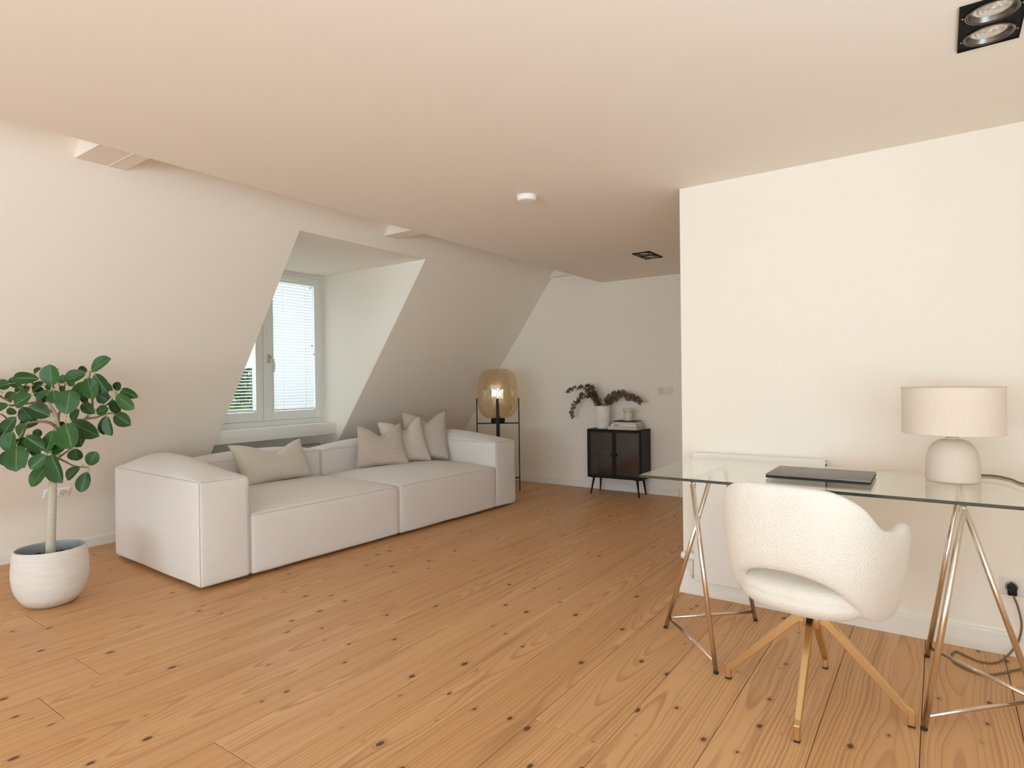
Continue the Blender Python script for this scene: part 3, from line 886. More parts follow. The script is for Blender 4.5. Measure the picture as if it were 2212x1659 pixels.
for (tx, ty, bx_, by_) in ((.065, .03, .035, .005), (W - .065, .03, W - .035, .005), (.065, D - .05, .045, D - .03), (W - .065, D - .05, W - .045, D - .03)):
    lg = tubeobj('leg', [(tx, ty, zb + .002), (bx_, by_, 0.0)], lambda s: .013 - .006 * s, m_black, CB, 10)
    latheobj('glide', [(0, 0), (.009, 0), (.009, .006), (0, .006)], m_black, lg, 12, (bx_, by_))
    bxobj('mounting_plate', tx - .025, tx + .025, ty - .02, ty + .02, zb - .006, zb + .001, m_black, lg)

def cab_pt(x, y, z):
    a = math.radians(3.2)
    return Vector((-3.10 + x * math.cos(a) - y * math.sin(a), 5.785 + x * math.sin(a) + y * math.cos(a), z))
# fluted vase
vp_ = cab_pt(.13, .135, zt)
VS = thing('fluted_vase', 'white fluted ceramic cylinder vase holding dried eucalyptus', 'vase', vp_)
def flute(a, z):
    return 1 - .14 * (1 - abs(math.sin(a * 10)) ** .45)
bm = bmesh.new()
lathe(bm, [(0, 0), (.066, 0), (.069, .003), (.069, .068), (.065, .070), (.065, .0715), (.072, .074), (.073, .240), (.071, .243), (.064, .243), (.062, .238), (.062, .03), (0, .03)], 208, wob=lambda a, z: flute(a, z) if .001 < z else 1)
smooth_by_angle(obj('vessel', bm, m_vase, VS), 60)

# eucalyptus
def euc(name, label, strands, seed):
    rnd = random.Random(seed)
    base = vp_ + Vector((0, 0, .16))
    root = thing(name, label, 'dried branch', base, 0, 'dried eucalyptus in the fluted vase')
    fb = bmesh.new(); uvl = fb.loops.layers.uv.new('uv')
    for st, sz, dy in strands:
        pts = [Vector((0.0, 0, -.10))] + [Vector((x - vp_.x, dy * (i / len(st)) + rnd.uniform(-.006, .006), z - base.z)) for i, (x, z) in enumerate(st)]
        cp = catmull(pts, 8)
        tubeobj('stem', cp, lambda s: .0026 - .0016 * s, m_eucstem, root, 6)
        n = len(cp)
        L = 0
        for i in range(12, n, 1):
            for rep in range(3):
                t = i / n
                s = sz * (1.0 - .45 * max(0, t - .4) / .6) * rnd.uniform(.7, 1.15)
                d = (cp[min(i + 1, n - 1)] - cp[i - 1]).normalized()
                side = d.orthogonal().normalized(); side.rotate(Matrix.Rotation(rnd.uniform(0, 2 * PI), 3, d))
                out = (side + d * rnd.uniform(-.2, .5)).normalized()
                nrm = (d * rnd.uniform(.4, 1.2) + Vector((rnd.gauss(0, .5), -.5, rnd.gauss(0, .5)))).normalized()
                nrm = (nrm - out * nrm.dot(out)).normalized(); wv = out.cross(nrm)
                c = cp[i] + d * rnd.uniform(-.008, .008)
                ring = []
                for k in range(8):
                    a = 2 * PI * k / 8
                    ring.append(fb.verts.new(c + out * (s * .55 * (1 - math.cos(a)) + .003) + wv * (s * .5 * math.sin(a)) + nrm * (s * .12 * math.sin(a) ** 2)))
                f = fb.faces.new(ring)
                for q, lp in enumerate(f.loops): lp[uvl].uv = (.5 + .5 * math.sin(2 * PI * q / 8), .5 - .5 * math.cos(2 * PI * q / 8))
    o = obj('foliage', fb, m_euc, root); o['kind'] = 'stuff'
L1 = [(-2.976, .945), (-3.023, .957), (-3.069, 1.042), (-3.107, 1.068), (-3.144, 1.115), (-3.222, 1.138), (-3.321, 1.125), (-3.400, 1.085)]
L2 = [(-2.976, .945), (-3.051, .983), (-3.117, 1.033), (-3.233, 1.045), (-3.313, .971), (-3.364, .901), (-3.380, .839), (-3.360, .80)]
L3 = [(-2.976, .941), (-3.036, .991), (-3.078, 1.085), (-3.115, 1.155), (-3.173, 1.160)]
R1 = [(-2.967, .941), (-2.901, .976), (-2.845, 1.040), (-2.772, 1.058), (-2.674, 1.044), (-2.603, 1.02), (-2.547, .983)]
sh = vp_.x + 2.974
L1, L2, L3, R1 = [[(x + sh, z) for x, z in s] for s in (L1, L2, L3, R1)]
euc('eucalyptus_branch', 'dried brown eucalyptus arching left out of the fluted vase', [(L1, .044, -.03), (L2, .040, .03), (L3, .038, .0)], 3)
euc('eucalyptus_branch', 'dried brown eucalyptus arching right out of the fluted vase', [(R1, .056, 0.0)], 5)

# books
def book(x0, x1, y0, y1, z0, z1, cover, label, rz=0, spine=None):
    t = thing('book', label, 'book', cab_pt((x0 + x1) / 2, (y0 + y1) / 2, z0), math.radians(3.2) + rz, 'books stacked on the cabinet')
    w, d_ = (x1 - x0) / 2, (y1 - y0) / 2; h = z1 - z0; c = .0025
    bm = bmesh.new()
    box(bm, -w, w, -d_, d_, 0, c, .0006, 1); box(bm, -w, w, -d_, d_, h - c, h, .0006, 1); box(bm, -w, w, -d_, -d_ + c, c, h - c)
    obj('cover', bm, cover, t)
    bxobj('pages', -w + .004, w - .004, -d_ + c, d_ - .004, c, h - c, m_page, t)
    if spine:
        bxobj('spine_label', spine[0], spine[1], -d_ - .0008, -d_ + .001, h * .25, h * .75, spine[2], t)
    return t
mc1 = plain('tan_book_cloth', (0.62, 0.50, 0.41), .7, noise_scale=200, amt=.04)
mc2 = plain('white_book_paper', (0.70, 0.67, 0.64), .5, noise_scale=100, amt=.02)
mc3 = plain('ivory_book_paper', (0.66, 0.60, 0.54), .5, noise_scale=100, amt=.02)
mc4 = plain('black_book_cloth', (0.03, 0.025, 0.022), .6, noise_scale=100, amt=.1)
mcg = plain('grey_print', (0.25, 0.22, 0.2), .6, noise_scale=100, amt=.1)
zb_ = zt
book(.235, .555, .010, .245, zb_, zb_ + .034, mc1, 'thick tan cloth book at the bottom of the stack')
book(.262, .545, .025, .235, zb_ + .0345, zb_ + .057, mc2, 'white book with a grey spine title second from the bottom', .0, (-.10, -.045, mcg))
book(.285, .535, .030, .230, zb_ + .0575, zb_ + .078, mc3, 'ivory book just under the black one on top')
book(.288, .530, .032, .228, zb_ + .0785, zb_ + .090, mc4, 'thin black book on top of the stack under the small vase')
cv = cab_pt(.418, .135, zb_ + .090)
t = thing('small_vase', 'small cream ceramic vase with flared rim standing on the books', 'vase', cv)
latheobj('vessel', rounded_prof([(0, 0), (.046, 0), (.043, .05), (.038, .080), (.058, .108), (.058, .122), (.050, .122), (.040, .105), (.030, .085), (.03, .02), (0, .02)],
                               [0, .008, .02, .015, .012, .004, .004, .01, .01, .01, 0]), m_ceram, t, 40)

# ------------------------------------------------------------------ wall sockets
def ring_well(bm, c, r):
    pass
def socket(loc, rotm, label, mods, mat=m_plastic):
    """plate in local xz plane, facing local -y"""
    n = len(mods); s = .080
    t = thing('wall_socket', label, 'socket', (0, 0, 0), 0, None)
    t.matrix_world = Matrix.Translation(loc) @ rotm
    bxobj('frame_plate', -n * s / 2, n * s / 2, -.007, .001, -s / 2, s / 2, mat, t, .002)
    for k, kind in enumerate(mods):
        cx = -n * s / 2 + s * (k + .5)
        bm = bmesh.new(); box(bm, cx - .033, cx + .033, -.0095, -.005, -.033, .033, .0015, 1)
        ins = obj('insert', bm, mat, t)
        if kind == 'outlet':
            bm = bmesh.new(); lathe(bm, [(.0225, .004), (.0225, .0), (.0205, -.001), (.0205, .0035), (0, .0035)], 28)
            bm.transform(Matrix.Translation((cx, -.0105, 0)) @ Matrix.Rotation(PI / 2, 4, 'X').inverted())
            obj('well', bm, m_plasticw if mat is m_plasticw else mat, ins)
            for dx in (-.0095, .0095):
                bm = bmesh.new(); lathe(bm, [(0, 0), (.003, 0), (.003, .0012), (0, .0012)], 12)
                bm.transform(Matrix.Translation((cx + dx, -.0115, 0)) @ Matrix.Rotation(PI / 2, 4, 'X'))
                obj('pin_hole', bm, m_dark, ins)
            for dz in (-.0185, .0185): bxobj('earth_clip', cx - .003, cx + .003, -.0125, -.0095, dz - .003, dz + .003, m_brassdark, ins)
            bm = bmesh.new(); tube(bm, [(cx + .0215 * math.cos(a), -.0105, .0215 * math.sin(a)) for a in [2 * PI * q / 32 for q in range(32)]], .0013, 6, True)
            obj('well_rim', bm, mcg, ins)
        elif kind == 'dimmer':
            bm = bmesh.new(); lathe(bm, [(.020, 0), (.019, .010), (.017, .012), (0, .012)], 28)
            bm.transform(Matrix.Translation((cx, -.009, 0)) @ Matrix.Rotation(PI / 2, 4, 'X'))
            smooth_by_angle(obj('dial', bm, mat, ins))
    return t
socket((-2.346, YB, 1.100), Matrix.Identity(4), 'double wall plate with socket and round dimmer on the far wall', ('outlet', 'dimmer'))
# the left one lies on the sloping wall: local -y along the wall's inward normal
nv = Vector((1, 0, -.743)).normalized(); xv = Vector((0, 1, 0)); zv = xv.cross(-nv).normalized()
zc_ = .462
rotm = Matrix(((xv.x, -nv.x, zv.x, 0), (xv.y, -nv.y, zv.y, 0), (xv.z, -nv.z, zv.z, 0), (0, 0, 0, 1)))
socket((slope_x(zc_), 1.660, zc_), rotm, 'double wall plate on the sloping wall behind the ficus trunk', ('blank', 'outlet'), m_plasticw)
socket((.290, YW, .300), Matrix.Identity(4), 'wall socket with a black plug near the right desk trestle', ('outlet', 'outlet'))

# ------------------------------------------------------------------ radiator on the desk wall
t = thing('radiator', 'flat white panel radiator on the wall behind the glass desk', 'radiator', (-.793, YW, 0))
bm = bmesh.new(); box(bm, -.33, .33, -.072, -.058, .098, .800, .004, 2); smooth_by_angle(obj('front_panel', bm, m_rad, t))
bm = bmesh.new(); box(bm, -.33, .33, -.058, -.012, .125, .790, .004, 2); obj('rear_panel', bm, m_rad, t)
for xx in (-.33, .322): bxobj('side_cover', xx, xx + .008, -.060, -.010, .10, .805, m_rad, t, .002, 1)
bm = bmesh.new(); box(bm, -.33, .33, -.070, -.010, .797, .808, .003, 1)
obj('top_grille', bm, m_rad, t)
for xx in (-.2, .2): bxobj('bracket', xx - .02, xx + .02, -.014, -.0015, .2, .6, m_rad, t)
bm = bmesh.new(); lathe(bm, [(0, 0), (.020, .0), (.023, .006), (.023, .055), (.018, .075), (0, .078)], 24)
bm.transform(Matrix.Translation((-.332, -.042, .222)) @ Matrix.Rotation(-PI / 2, 4, 'Y')); smooth_by_angle(obj('thermostat_valve', bm, m_rad, t))
tubeobj('valve_pipe', [(-.350, -.042, .222), (-.350, -.042, .10), (-.350, -.01, .10)], .007, m_rad, t, 8)

# ------------------------------------------------------------------ desk: two trestles and a glass top
ZG = .787
def trestle(loc, mirror, label):
    t = thing('trestle', label, 'trestle', loc, 0, 'metal trestles under the glass desk top')
    s = mirror
    r = .0105
    # local: x outwards from the two-footed side, y along the desk depth
    F, Bk, O = Vector((0, -.330, 0)), Vector((0, .330, 0)), Vector((s * .343, 0, 0))
    P1, P2 = Vector((s * .118, -.240, .776)), Vector((s * .118, .240, .776))
    def leg(a, b, nm='leg'):
        o = tubeobj(nm, [a + (b - a).normalized() * .009, b], r, m_chrome, t, 14)
        d = (b - a).normalized()
        tubeobj('rubber_foot', [Vector((a.x, a.y, 0.0)), a + d * .010], r * 1.02, m_dark, o, 12)
        return o
    leg(F, P1 + Vector((0, -.006, -.015))); leg(Bk, P2 + Vector((0, .006, -.015)))
    a = P1 + (F - P1).normalized() * .03; b = P2 + (Bk - P2).normalized() * .03
    tubeobj('top_bar', catmull([a, P1 + Vector((0, .006, -.001)), P1 + Vector((0, .03, 0)), P2 + Vector((0, -.03, 0)), P2 + Vector((0, -.006, -.001)), b], 6), r * .995, m_chrome, t, 14)
    leg(O, Vector((s * .112, 0, .768)))
    def on(a, b, z): return a + (b - a) * (z / b.z)
    zz = .046
    c = on(O, Vector((s * .112, 0, .768)), zz + .008)
    for q, e in ((F, P1), (Bk, P2)):
        tubeobj('stretcher', [on(q, e, zz), c], r * .72, m_chrome, t, 12)
trestle((-.762, 2.848, 0), -1, 'left nickel tube trestle under the glass desk top')
trestle((-.052, 2.840, 0), 1, 'right nickel tube trestle under the glass desk top below the table lamp')
# glass plate
GT = thing('glass_desk_top', 'clear glass desk top with front edge coloured dark for internal reflection resting on two trestles', 'desk', (-1.085, 2.505, ZG))
gx, gy, gh = 1.62, .690, .0115
bm = bmesh.new(); box(bm, 0.0015, gx - .0015, .0015, gy - .0015, 0.0005, gh, 0)
bm.normal_update()
# only the two broad faces are clear; the ground edges are a band of their own
for f in [f for f in bm.faces if abs(f.normal.z) < .5]: bm.faces.remove(f)
obj('glass_plate', bm, m_tglass, GT)
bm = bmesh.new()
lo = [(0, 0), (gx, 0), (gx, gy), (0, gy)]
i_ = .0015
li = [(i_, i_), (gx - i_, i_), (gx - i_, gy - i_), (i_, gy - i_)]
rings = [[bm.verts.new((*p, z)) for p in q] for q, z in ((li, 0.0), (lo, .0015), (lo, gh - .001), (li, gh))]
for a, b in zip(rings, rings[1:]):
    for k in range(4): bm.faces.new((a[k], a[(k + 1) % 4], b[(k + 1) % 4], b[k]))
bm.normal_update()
for f in bm.faces: f.material_index = 0 if f.normal.y < -.3 else 1  # dark colour on the front edge imitates internal reflection; other edges pale
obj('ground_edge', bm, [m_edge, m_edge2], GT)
ZT = ZG + gh + .0005

# laptop
LT = thing('laptop', 'closed dark grey laptop lying on the glass desk', 'laptop', (-.408, 2.820, ZT), math.radians(0.3))
lw, ld = .190, .140
bm = bmesh.new(); box(bm, -lw, lw, -ld, ld, .003, .0115, .003, 2); smooth_by_angle(obj('base', bm, m_dark, LT))
bm = bmesh.new(); box(bm, -lw, lw, -ld, ld, .0125, .0195, .0022, 2); lid = smooth_by_angle(obj('lid', bm, m_laptop, LT))
bm = bmesh.new()
gz = .0197
for a in ((-lw + .004, -.085, .027, .0282), (-.0862, -.085, .027, ld - .004)):
    box(bm, a[0], a[1], a[2], a[3], .0190, gz)
obj('lid_groove', bm, m_dark, lid)
for xx in (-.1, .1): bxobj('hinge', xx - .03, xx + .03, ld - .008, ld + .001, .004, .013, m_dark, LT)
for xx in (-.16, .16):
    for yy in (-.11, .11): bxobj('rubber_foot', xx - .01, xx + .01, yy - .005, yy + .005, 0, .003, m_dark, LT)

# table lamp with its cord
TL_ = thing('table_lamp', 'cream table lamp with domed stoneware base and wide drum shade', 'lamp', (.041, 2.985, ZT))
latheobj('base', rounded_prof([(0, 0), (.086, 0), (.091, .006), (.088, .112), (.058, .160), (.022, .168), (.022, .176), (0, .176)],
                             [0, .003, .01, .06, .06, .006, .002, 0], 8), m_ceram, TL_, 64)
latheobj('neck', [(0, .174), (.022, .174), (.022, .179), (.008, .180), (.008, .205), (0, .205)], m_brassdark, TL_, 24)
sr, s0, s1 = .1705, .190, .374
bm = bmesh.new()
lathe(bm, [(sr, s0), (sr, s1), (sr - .002, s1), (sr - .002, s0), (sr, s0)], 72)
shd = smooth_by_angle(obj('lamp_shade', bm, m_shade, TL_), 50)
bm = bmesh.new()
for a in range(3):
    q = 2 * PI * a / 3 + .4
    tube(bm, [(0, 0, .205), (.9 * sr * math.cos(q), .9 * sr * math.sin(q), .215), ((sr - .001) * math.cos(q), (sr - .001) * math.sin(q), .215)], .0018, 6)
obj('shade_spider', bm, m_steel, shd)
for zz in (s0 + .001, s1 - .001):
    tubeobj('shade_rim', [(sr * math.cos(2 * PI * k / 64), sr * math.sin(2 * PI * k / 64), zz) for k in range(64)], .0022, m_shade, shd, 6, True)
latheobj('bulb', [(0, .205), (.014, .205), (.014, .235), (.028, .265), (.028, .285), (.014, .308), (0, .312)], m_plasticw, TL_, 20)
org = Vector((.041, 2.985, ZT))
cord_w = [(.075, 3.055, .803), (.115, 3.150, .803), (.150, 3.185, .803), (.195, 3.175, .803), (.232, 3.105, .803), (.252, 3.02, .803), (.300, 2.96, .803), (.38, 2.97, .803),
          (.47, 3.10, .803), (.49, 3.19, .803), (.49, 3.215, .78), (.488, 3.218, .62), (.47, 3.225, .25), (.43, 3.24, .03), (.38, 3.255, .005),
          (.278, 3.245, .005), (.196, 3.147, .005), (.131, 3.094, .005), (.049, 3.152, .005), (.036, 3.23, .005), (.051, 3.290, .005), (.085, 3.263, .005), (.137, 3.227, .005),
          (.190, 3.255, .006), (.232, 3.325, .02), (.268, 3.358, .075), (.280, 3.356, .150), (.268, 3.352, .225), (.252, 3.347, .275)]
tube_pts = catmull([Vector(p) - org for p in cord_w], 7)
crd = tubeobj('power_cord', tube_pts, .0042, m_cable, TL_, 8)
bm = bmesh.new(); lathe(bm, [(0, 0), (.017, 0), (.0185, .006), (.0185, .014), (.016, .030), (0, .032)], 20)
bm.transform(Matrix.Translation(Vector((.250, YW - .012, .300)) - org) @ Matrix.Rotation(PI / 2, 4, 'X'))
pl = smooth_by_angle(obj('plug', bm, m_black, crd))
bm2 = bmesh.new(); box(bm2, -.016, .016, -.05, -.030, -.030, .004, .005, 2)
bm2.transform(Matrix.Translation(Vector((.250, YW, .300)) - org)); smooth_by_angle(obj('plug_grip', bm2, m_black, crd))

# ------------------------------------------------------------------ desk chair
CH = thing('desk_chair', 'ivory boucle swivel armchair with brass four-star base at the desk', 'chair', (-.398, 2.507, 0), -math.radians(11))
def shell():
    ctrl = [(0, -.262), (.080, -.258), (.152, -.236), (.208, -.188), (.240, -.115), (.256, -.020), (.262, .075), (.252, .150)]
    ztop = [.850, .849, .840, .796, .716, .690, .700, .690]
    zbot = [.548, .541, .512, .456, .396, .368, .370, .395]
    lean = [.050, .050, .05, .05, .048, .045, .04, .035]
    half = [Vector((c[0], c[1], 0)) for c in ctrl]
    def sp(vals, t):
        n = len(vals) - 1; i = min(int(t * n), n - 1); f = t * n - i
        g = lambda k: vals[max(0, min(n, k))] if k >= 0 else vals[-k]
        p0, p1, p2, p3 = g(i - 1) if i > 0 else vals[1], vals[i], vals[i + 1], (vals[i + 2] if i + 2 <= n else 2 * vals[n] - vals[n - 1])
        return .5 * (2 * p1 + (p2 - p0) * f + (2 * p0 - 5 * p1 + 4 * p2 - p3) * f * f + (3 * p1 - p0 - 3 * p2 + p3) * f ** 3)
    def plan(t):
        xs = [c[0] for c in ctrl]; ys = [c[1] for c in ctrl]
        n = len(xs) - 1; i = min(int(t * n), n - 1); f = t * n - i
        x0 = xs[i - 1] if i > 0 else -xs[1]; y0 = ys[i - 1] if i > 0 else ys[1]
        x3 = xs[i + 2] if i + 2 <= n else 2 * xs[n] - xs[n - 1]; y3 = ys[i + 2] if i + 2 <= n else 2 * ys[n] - ys[n - 1]
        q = lambda p0, p1, p2, p3: .5 * (2 * p1 + (p2 - p0) * f + (2 * p0 - 5 * p1 + 4 * p2 - p3) * f * f + (3 * p1 - p0 - 3 * p2 + p3) * f ** 3)
        return Vector((q(x0, xs[i], xs[i + 1], x3), q(y0, ys[i], ys[i + 1], y3), 0))
    NS, NT = 72, 18
    th0 = .030
    bm = bmesh.new()
    rings = []
    for i in range(NS + 1):
        s = -1 + 2 * i / NS; t = abs(s); sg = 1 if s >= 0 else -1
        p = plan(t); e = plan(min(1, t + .01)) - plan(max(0, t - .01)); e.normalize()
        nrm = Vector((e.y, -e.x, 0))
        if nrm.dot(Vector((p.x, p.y - .05, 0))) < 0: nrm = -nrm
        zt_, zb_c, ln = sp(ztop, t), sp(zbot, t), sp(lean, t)
        # arm fronts close towards a rounded tip
        endf = 1.0
        if t > .93:
            endf = math.sqrt(max(0.0, 1 - ((t - .93) / .07) ** 2))
        zm = (zt_ + zb_c) / 2
        hh = (zt_ - zb_c) / 2 * (.80 + .20 * endf)
        thk = th0 * (.55 + .45 * endf)
        ring = []
        M_ = 2 * NT
        for k in range(M_):
            a = 2 * PI * k / M_
            ca, sa = math.cos(a), math.sin(a)
            # stadium cross-section
            w = math.copysign(abs(ca) ** .7, ca) * thk
            rr = thk / max(hh, 1e-4)
            v = sa
            zz = math.copysign(abs(v) ** .38, v)
            wz = zm + hh * zz
            rel = (wz - .42) / .43
            off = ln * (rel - .55) + .010 * math.sin(max(0, min(1, rel)) * PI)
            q = p + nrm * (w + off)
            ring.append(bm.verts.new((sg * q.x, q.y, wz)))
        rings.append(ring)
    for a, b in zip(rings, rings[1:]):
        n = len(a)
        for k in range(n):
            bm.faces.new((a[k], a[(k + 1) % n], b[(k + 1) % n], b[k])).smooth = True
    # the mirrored half reverses the section, so close the ends by caps
    bm.faces.new(rings[0]); bm.faces.new(rings[-1][::-1])
    bmesh.ops.recalc_face_normals(bm, faces=bm.faces)
    o = obj('backrest', bm, m_boucle, CH)
    sub = o.modifiers.new('sub', 'SUBSURF'); sub.levels = 1; sub.render_levels = 1
    return o
shell()
def seat():
    bm = bmesh.new()
    prof = [(0.0, .368), (.55, .370), (.80, .382), (.94, .402), (.99, .424), (.995, .440), (.985, .446), (.992, .452), (.985, .470), (.94, .486), (.80, .498), (.5, .505), (0, .507)]
    seg = 64
    rings = []
    for f, z in prof:
        if f == 0: rings.append([bm.verts.new((0, -.01, z))]); continue
        ring = []
        for k in range(seg):
            a = 2 * PI * k / seg
            e = .78
            x = .236 * math.copysign(abs(math.cos(a)) ** e, math.cos(a)); y = .240 * math.copysign(abs(math.sin(a)) ** e, math.sin(a))
            ring.append(bm.verts.new((x * f, y * f - .005, z)))
        rings.append(ring)
    for a, b in zip(rings, rings[1:]):
        for k in range(seg):
            j = (k + 1) % seg
            if len(a) == 1: vs = (a[0], b[j], b[k])
            elif len(b) == 1: vs = (a[k], a[j], b[0])
            else: vs = (a[k], a[j], b[j], b[k])
            bm.faces.new(vs).smooth = True
    bmesh.ops.recalc_face_normals(bm, faces=bm.faces)
    obj('seat', bm, m_boucle, CH)
seat()
# brass base: the star stands square to the room while the seat is swivelled
rot0 = Matrix.Rotation(math.radians(11), 4, 'Z')
bm = bmesh.new(); t_ = bmesh.new(); box(t_, -.027, .027, -.027, .027, .283, .348, .004, 2); merge(bm, t_, 0, rot0)
hub = smooth_by_angle(obj('hub', bm, m_gold, CH))
latheobj('swivel_plate', [(0, .346), (.09, .346), (.09, .372), (0, .372)], m_dark, CH, 32)
for k in range(4):
    bm = bmesh.new(); tmp = bmesh.new()
    side = [(.022, .340), (.045, .337), (.300, .068), (.322, .056), (.322, .006), (.300, .006), (.300, .040), (.285, .048), (.045, .292), (.022, .296)]
    hw = .013
    a = [tmp.verts.new((x, -hw * (1 - .25 * (x / .32)), z)) for x, z in side]; b = [tmp.verts.new((x, hw * (1 - .25 * (x / .32)), z)) for x, z in side]
    n = len(a)
    tmp.faces.new(a); tmp.faces.new(b[::-1])
    for q in range(n): tmp.faces.new((a[q], b[q], b[(q + 1) % n], a[(q + 1) % n]))
    bmesh.ops.recalc_face_normals(tmp, faces=tmp.faces)
    bmesh.ops.bevel(tmp, geom=tmp.edges[:], offset=.002, segments=1, affect='EDGES')
    R_ = rot0 @ Matrix.Rotation(k * PI / 2, 4, 'Z')
    merge(bm, tmp, 0, R_)
    lg = obj('leg', bm, m_gold, CH)
    bm = bmesh.new(); t2 = bmesh.new(); box(t2, .300, .322, -.010, .010, 0, .007, .001, 1); merge(bm, t2, 0, R_)
    obj('glide', bm, m_dark, lg)

# ------------------------------------------------------------------ potted ficus
PC = Vector((-4.10, 1.282, 0))
PT = thing('potted_ficus', 'rubber fig tree with round dark green leaves in a whitewashed pot', 'plant', PC, yaw)
pot_prof = rounded_prof([(0, 0), (.092, 0), (.128, .018), (.170, .095), (.181, .185), (.172, .290), (.167, .318), (.153, .318), (.155, .285), (.158, .20), (0, .20)],
                        [0, .01, .04, .05, .06, .04, .008, .008, .03, 0, 0], 6)
bm = bmesh.new(); lathe(bm, pot_prof, 64, wob=lambda a, z: 1 + .008 * math.sin(2 * a + 1))
for f in bm.faces:
    c = f.calc_center_median()
    rr = math.hypot(c.x, c.y)
    if rr < .161 and c.z > .19: f.material_index = 1
smooth_by_angle(obj('pot', bm, [m_pot, m_potin], PT), 60)
bm = bmesh.new()
for i in range(28):
    for j in range(28):
        pass
N = 30
g = [[None] * (N + 1) for _ in range(N + 1)]
for i in range(N + 1):
    for j in range(N + 1):
        u, v = -1 + 2 * i / N, -1 + 2 * j / N
        x, y = u * math.sqrt(1 - v * v / 2) * .156, v * math.sqrt(1 - u * u / 2) * .156
        z = .262 + .014 * noise.noise(Vector((x * 18, y * 18, 0))) + .016 * noise.noise(Vector((x * 60, y * 60, 5))) + .012 * x / .19
        g[i][j] = bm.verts.new((x, y, z))
for i in range(N):
    for j in range(N): bm.faces.new((g[i][j], g[i + 1][j], g[i + 1][j + 1], g[i][j + 1]))
sl = obj('soil', bm, m_soil, PT); sl['kind'] = 'stuff'

K = .0005025
def lp(cx, cy, d=0.0):
    """plant-local point of the crown: d is the depth behind (+) or before (-) the trunk"""
    px, py = cx / 5.184 + 2, 760 + cy / 5.184
    r = Vector(rt) * ((px - 1106) / 1308.88) + Vector(dn) * ((py - 829.5) / 1308.88) + Vector(fw)
    w = Vector((0, 0, H0)) + r * (3.4102 + d) - PC
    c_, s_ = math.cos(yaw), math.sin(yaw)
    return Vector((w.x * c_ + w.y * s_, -w.x * s_ + w.y * c_, w.z))
def branch(name, pts, r0, r1, mat=m_bark, parent=PT):
    return tubeobj(name, catmull([lp(*p) for p in pts], 6), lambda s: r0 + (r1 - r0) * s, mat, parent, 10)
pb_ = lp(560, 2270, 0)
trunk = tubeobj('trunk', catmull([Vector((0, 0, .25)), lp(558, 2080), lp(572, 1750), lp(585, 1430), lp(612, 1200), lp(648, 1000), lp(655, 880)], 6), lambda s: .0255 - .012 * s, m_bark, PT, 14)
for zz in (.36, .43, .52, .60, .66):
    a0 = random.uniform(0, 6.28)
BR = [([(655, 900, 0), (630, 800, .0), (575, 700, .02), (545, 600, .03), (560, 500, .0), (570, 400, -.05)], .010, .004),
      ([(650, 890, 0), (625, 760, 0), (600, 670, -.02), (520, 560, -.05)], .010, .006),
      ([(655, 890, 0), (640, 730, .03), (680, 620, .05), (700, 480, .06), (720, 350, .03)], .009, .004),
      ([(655, 960, 0), (820, 840, .05), (960, 730, .05), (1080, 640, .02), (1190, 570, 0), (1290, 460, -.02)], .010, .004),
      ([(960, 740, .05), (1020, 640, .03), (1020, 500, 0), (985, 350, -.03), (1000, 225, -.04)], .007, .003),
      ([(940, 750, .05), (1060, 735, .05), (1200, 690, .02), (1285, 700, 0)], .007, .003),
      ([(640, 870, 0), (560, 800, -.04), (440, 780, -.06), (300, 800, -.03), (140, 850, -.02), (60, 900, 0)], .009, .004),
      ([(570, 680, .02), (450, 570, .05), (320, 575, .08), (110, 600, .02), (-60, 560, 0), (-160, 560, 0)], .008, .004),
      ([(110, 560, .02), (0, 500, .03), (-80, 420, .03), (-110, 330, .0)], .006, .003),
      ([(640, 1010, 0), (590, 1090, -.08), (520, 1145, -.12)], .008, .003),
      ([(625, 1200, 0), (720, 1130, .05), (780, 1090, .06)], .007, .003),
      ([(620, 1180, 0), (720, 1230, -.03), (830, 1280, -.04), (980, 1295, -.04)], .006, .003),
      ([(60, 740, .05), (0, 700, .05), (-100, 700, .03)], .005, .003),
      ([(300, 800, -.03), (250, 900, -.10), (190, 980, -.12)], .006, .003),
      ([(700, 480, .06), (640, 340, .08), (590, 180, .1)], .005, .003),
      ([(450, 570, .05), (420, 420, .08), (330, 340, .06), (240, 400, .03)], .006, .003)]
for pts, r0, r1 in BR: branch('branch', pts, r0, r1, m_twig if r0 < .0095 else m_bark)
# leaves: base, tip, width in the same picture-like plane of the plant, depth of base and tip
def leaf_mesh(name, fold, curl):
    bm = bmesh.new(); uvl = bm.loops.layers.uv.new('uv')
    nu, nv = 6, 9
    g = []
    for j in range(nv + 1):
        t = j / nv
        w = .5 * (math.sin(PI * min(1, t ** 1.12)) ** .52) if 0 < t < 1 else 0.0
        row = []
        for i in range(nu + 1):
            u = -1 + 2 * i / nu
            x = u * max(w, .012)
            z = fold * abs(u) ** 1.3 * w * 2 - curl * (t - .4) ** 2 + .012 * math.sin(t * 9 + u * 2)
            row.append(bm.verts.new((x, t, z)))
        g.append(row)
    for j in range(nv):
        for i in range(nu):
            idx = ((i, j), (i + 1, j), (i + 1, j + 1), (i, j + 1))
            f = bm.faces.new([g[b][a] for a, b in idx]); f.smooth = True
            for lp_, (a, b) in zip(f.loops, idx): lp_[uvl].uv = (a / nu, b / nv)
    me = bpy.data.meshes.new(name); bm.to_mesh(me); bm.free(); me.materials.append(m_leaf)
    return me
LM = [leaf_mesh('leaf', .14, .10), leaf_mesh('leaf', .09, .16), leaf_mesh('leaf', .20, .05)]
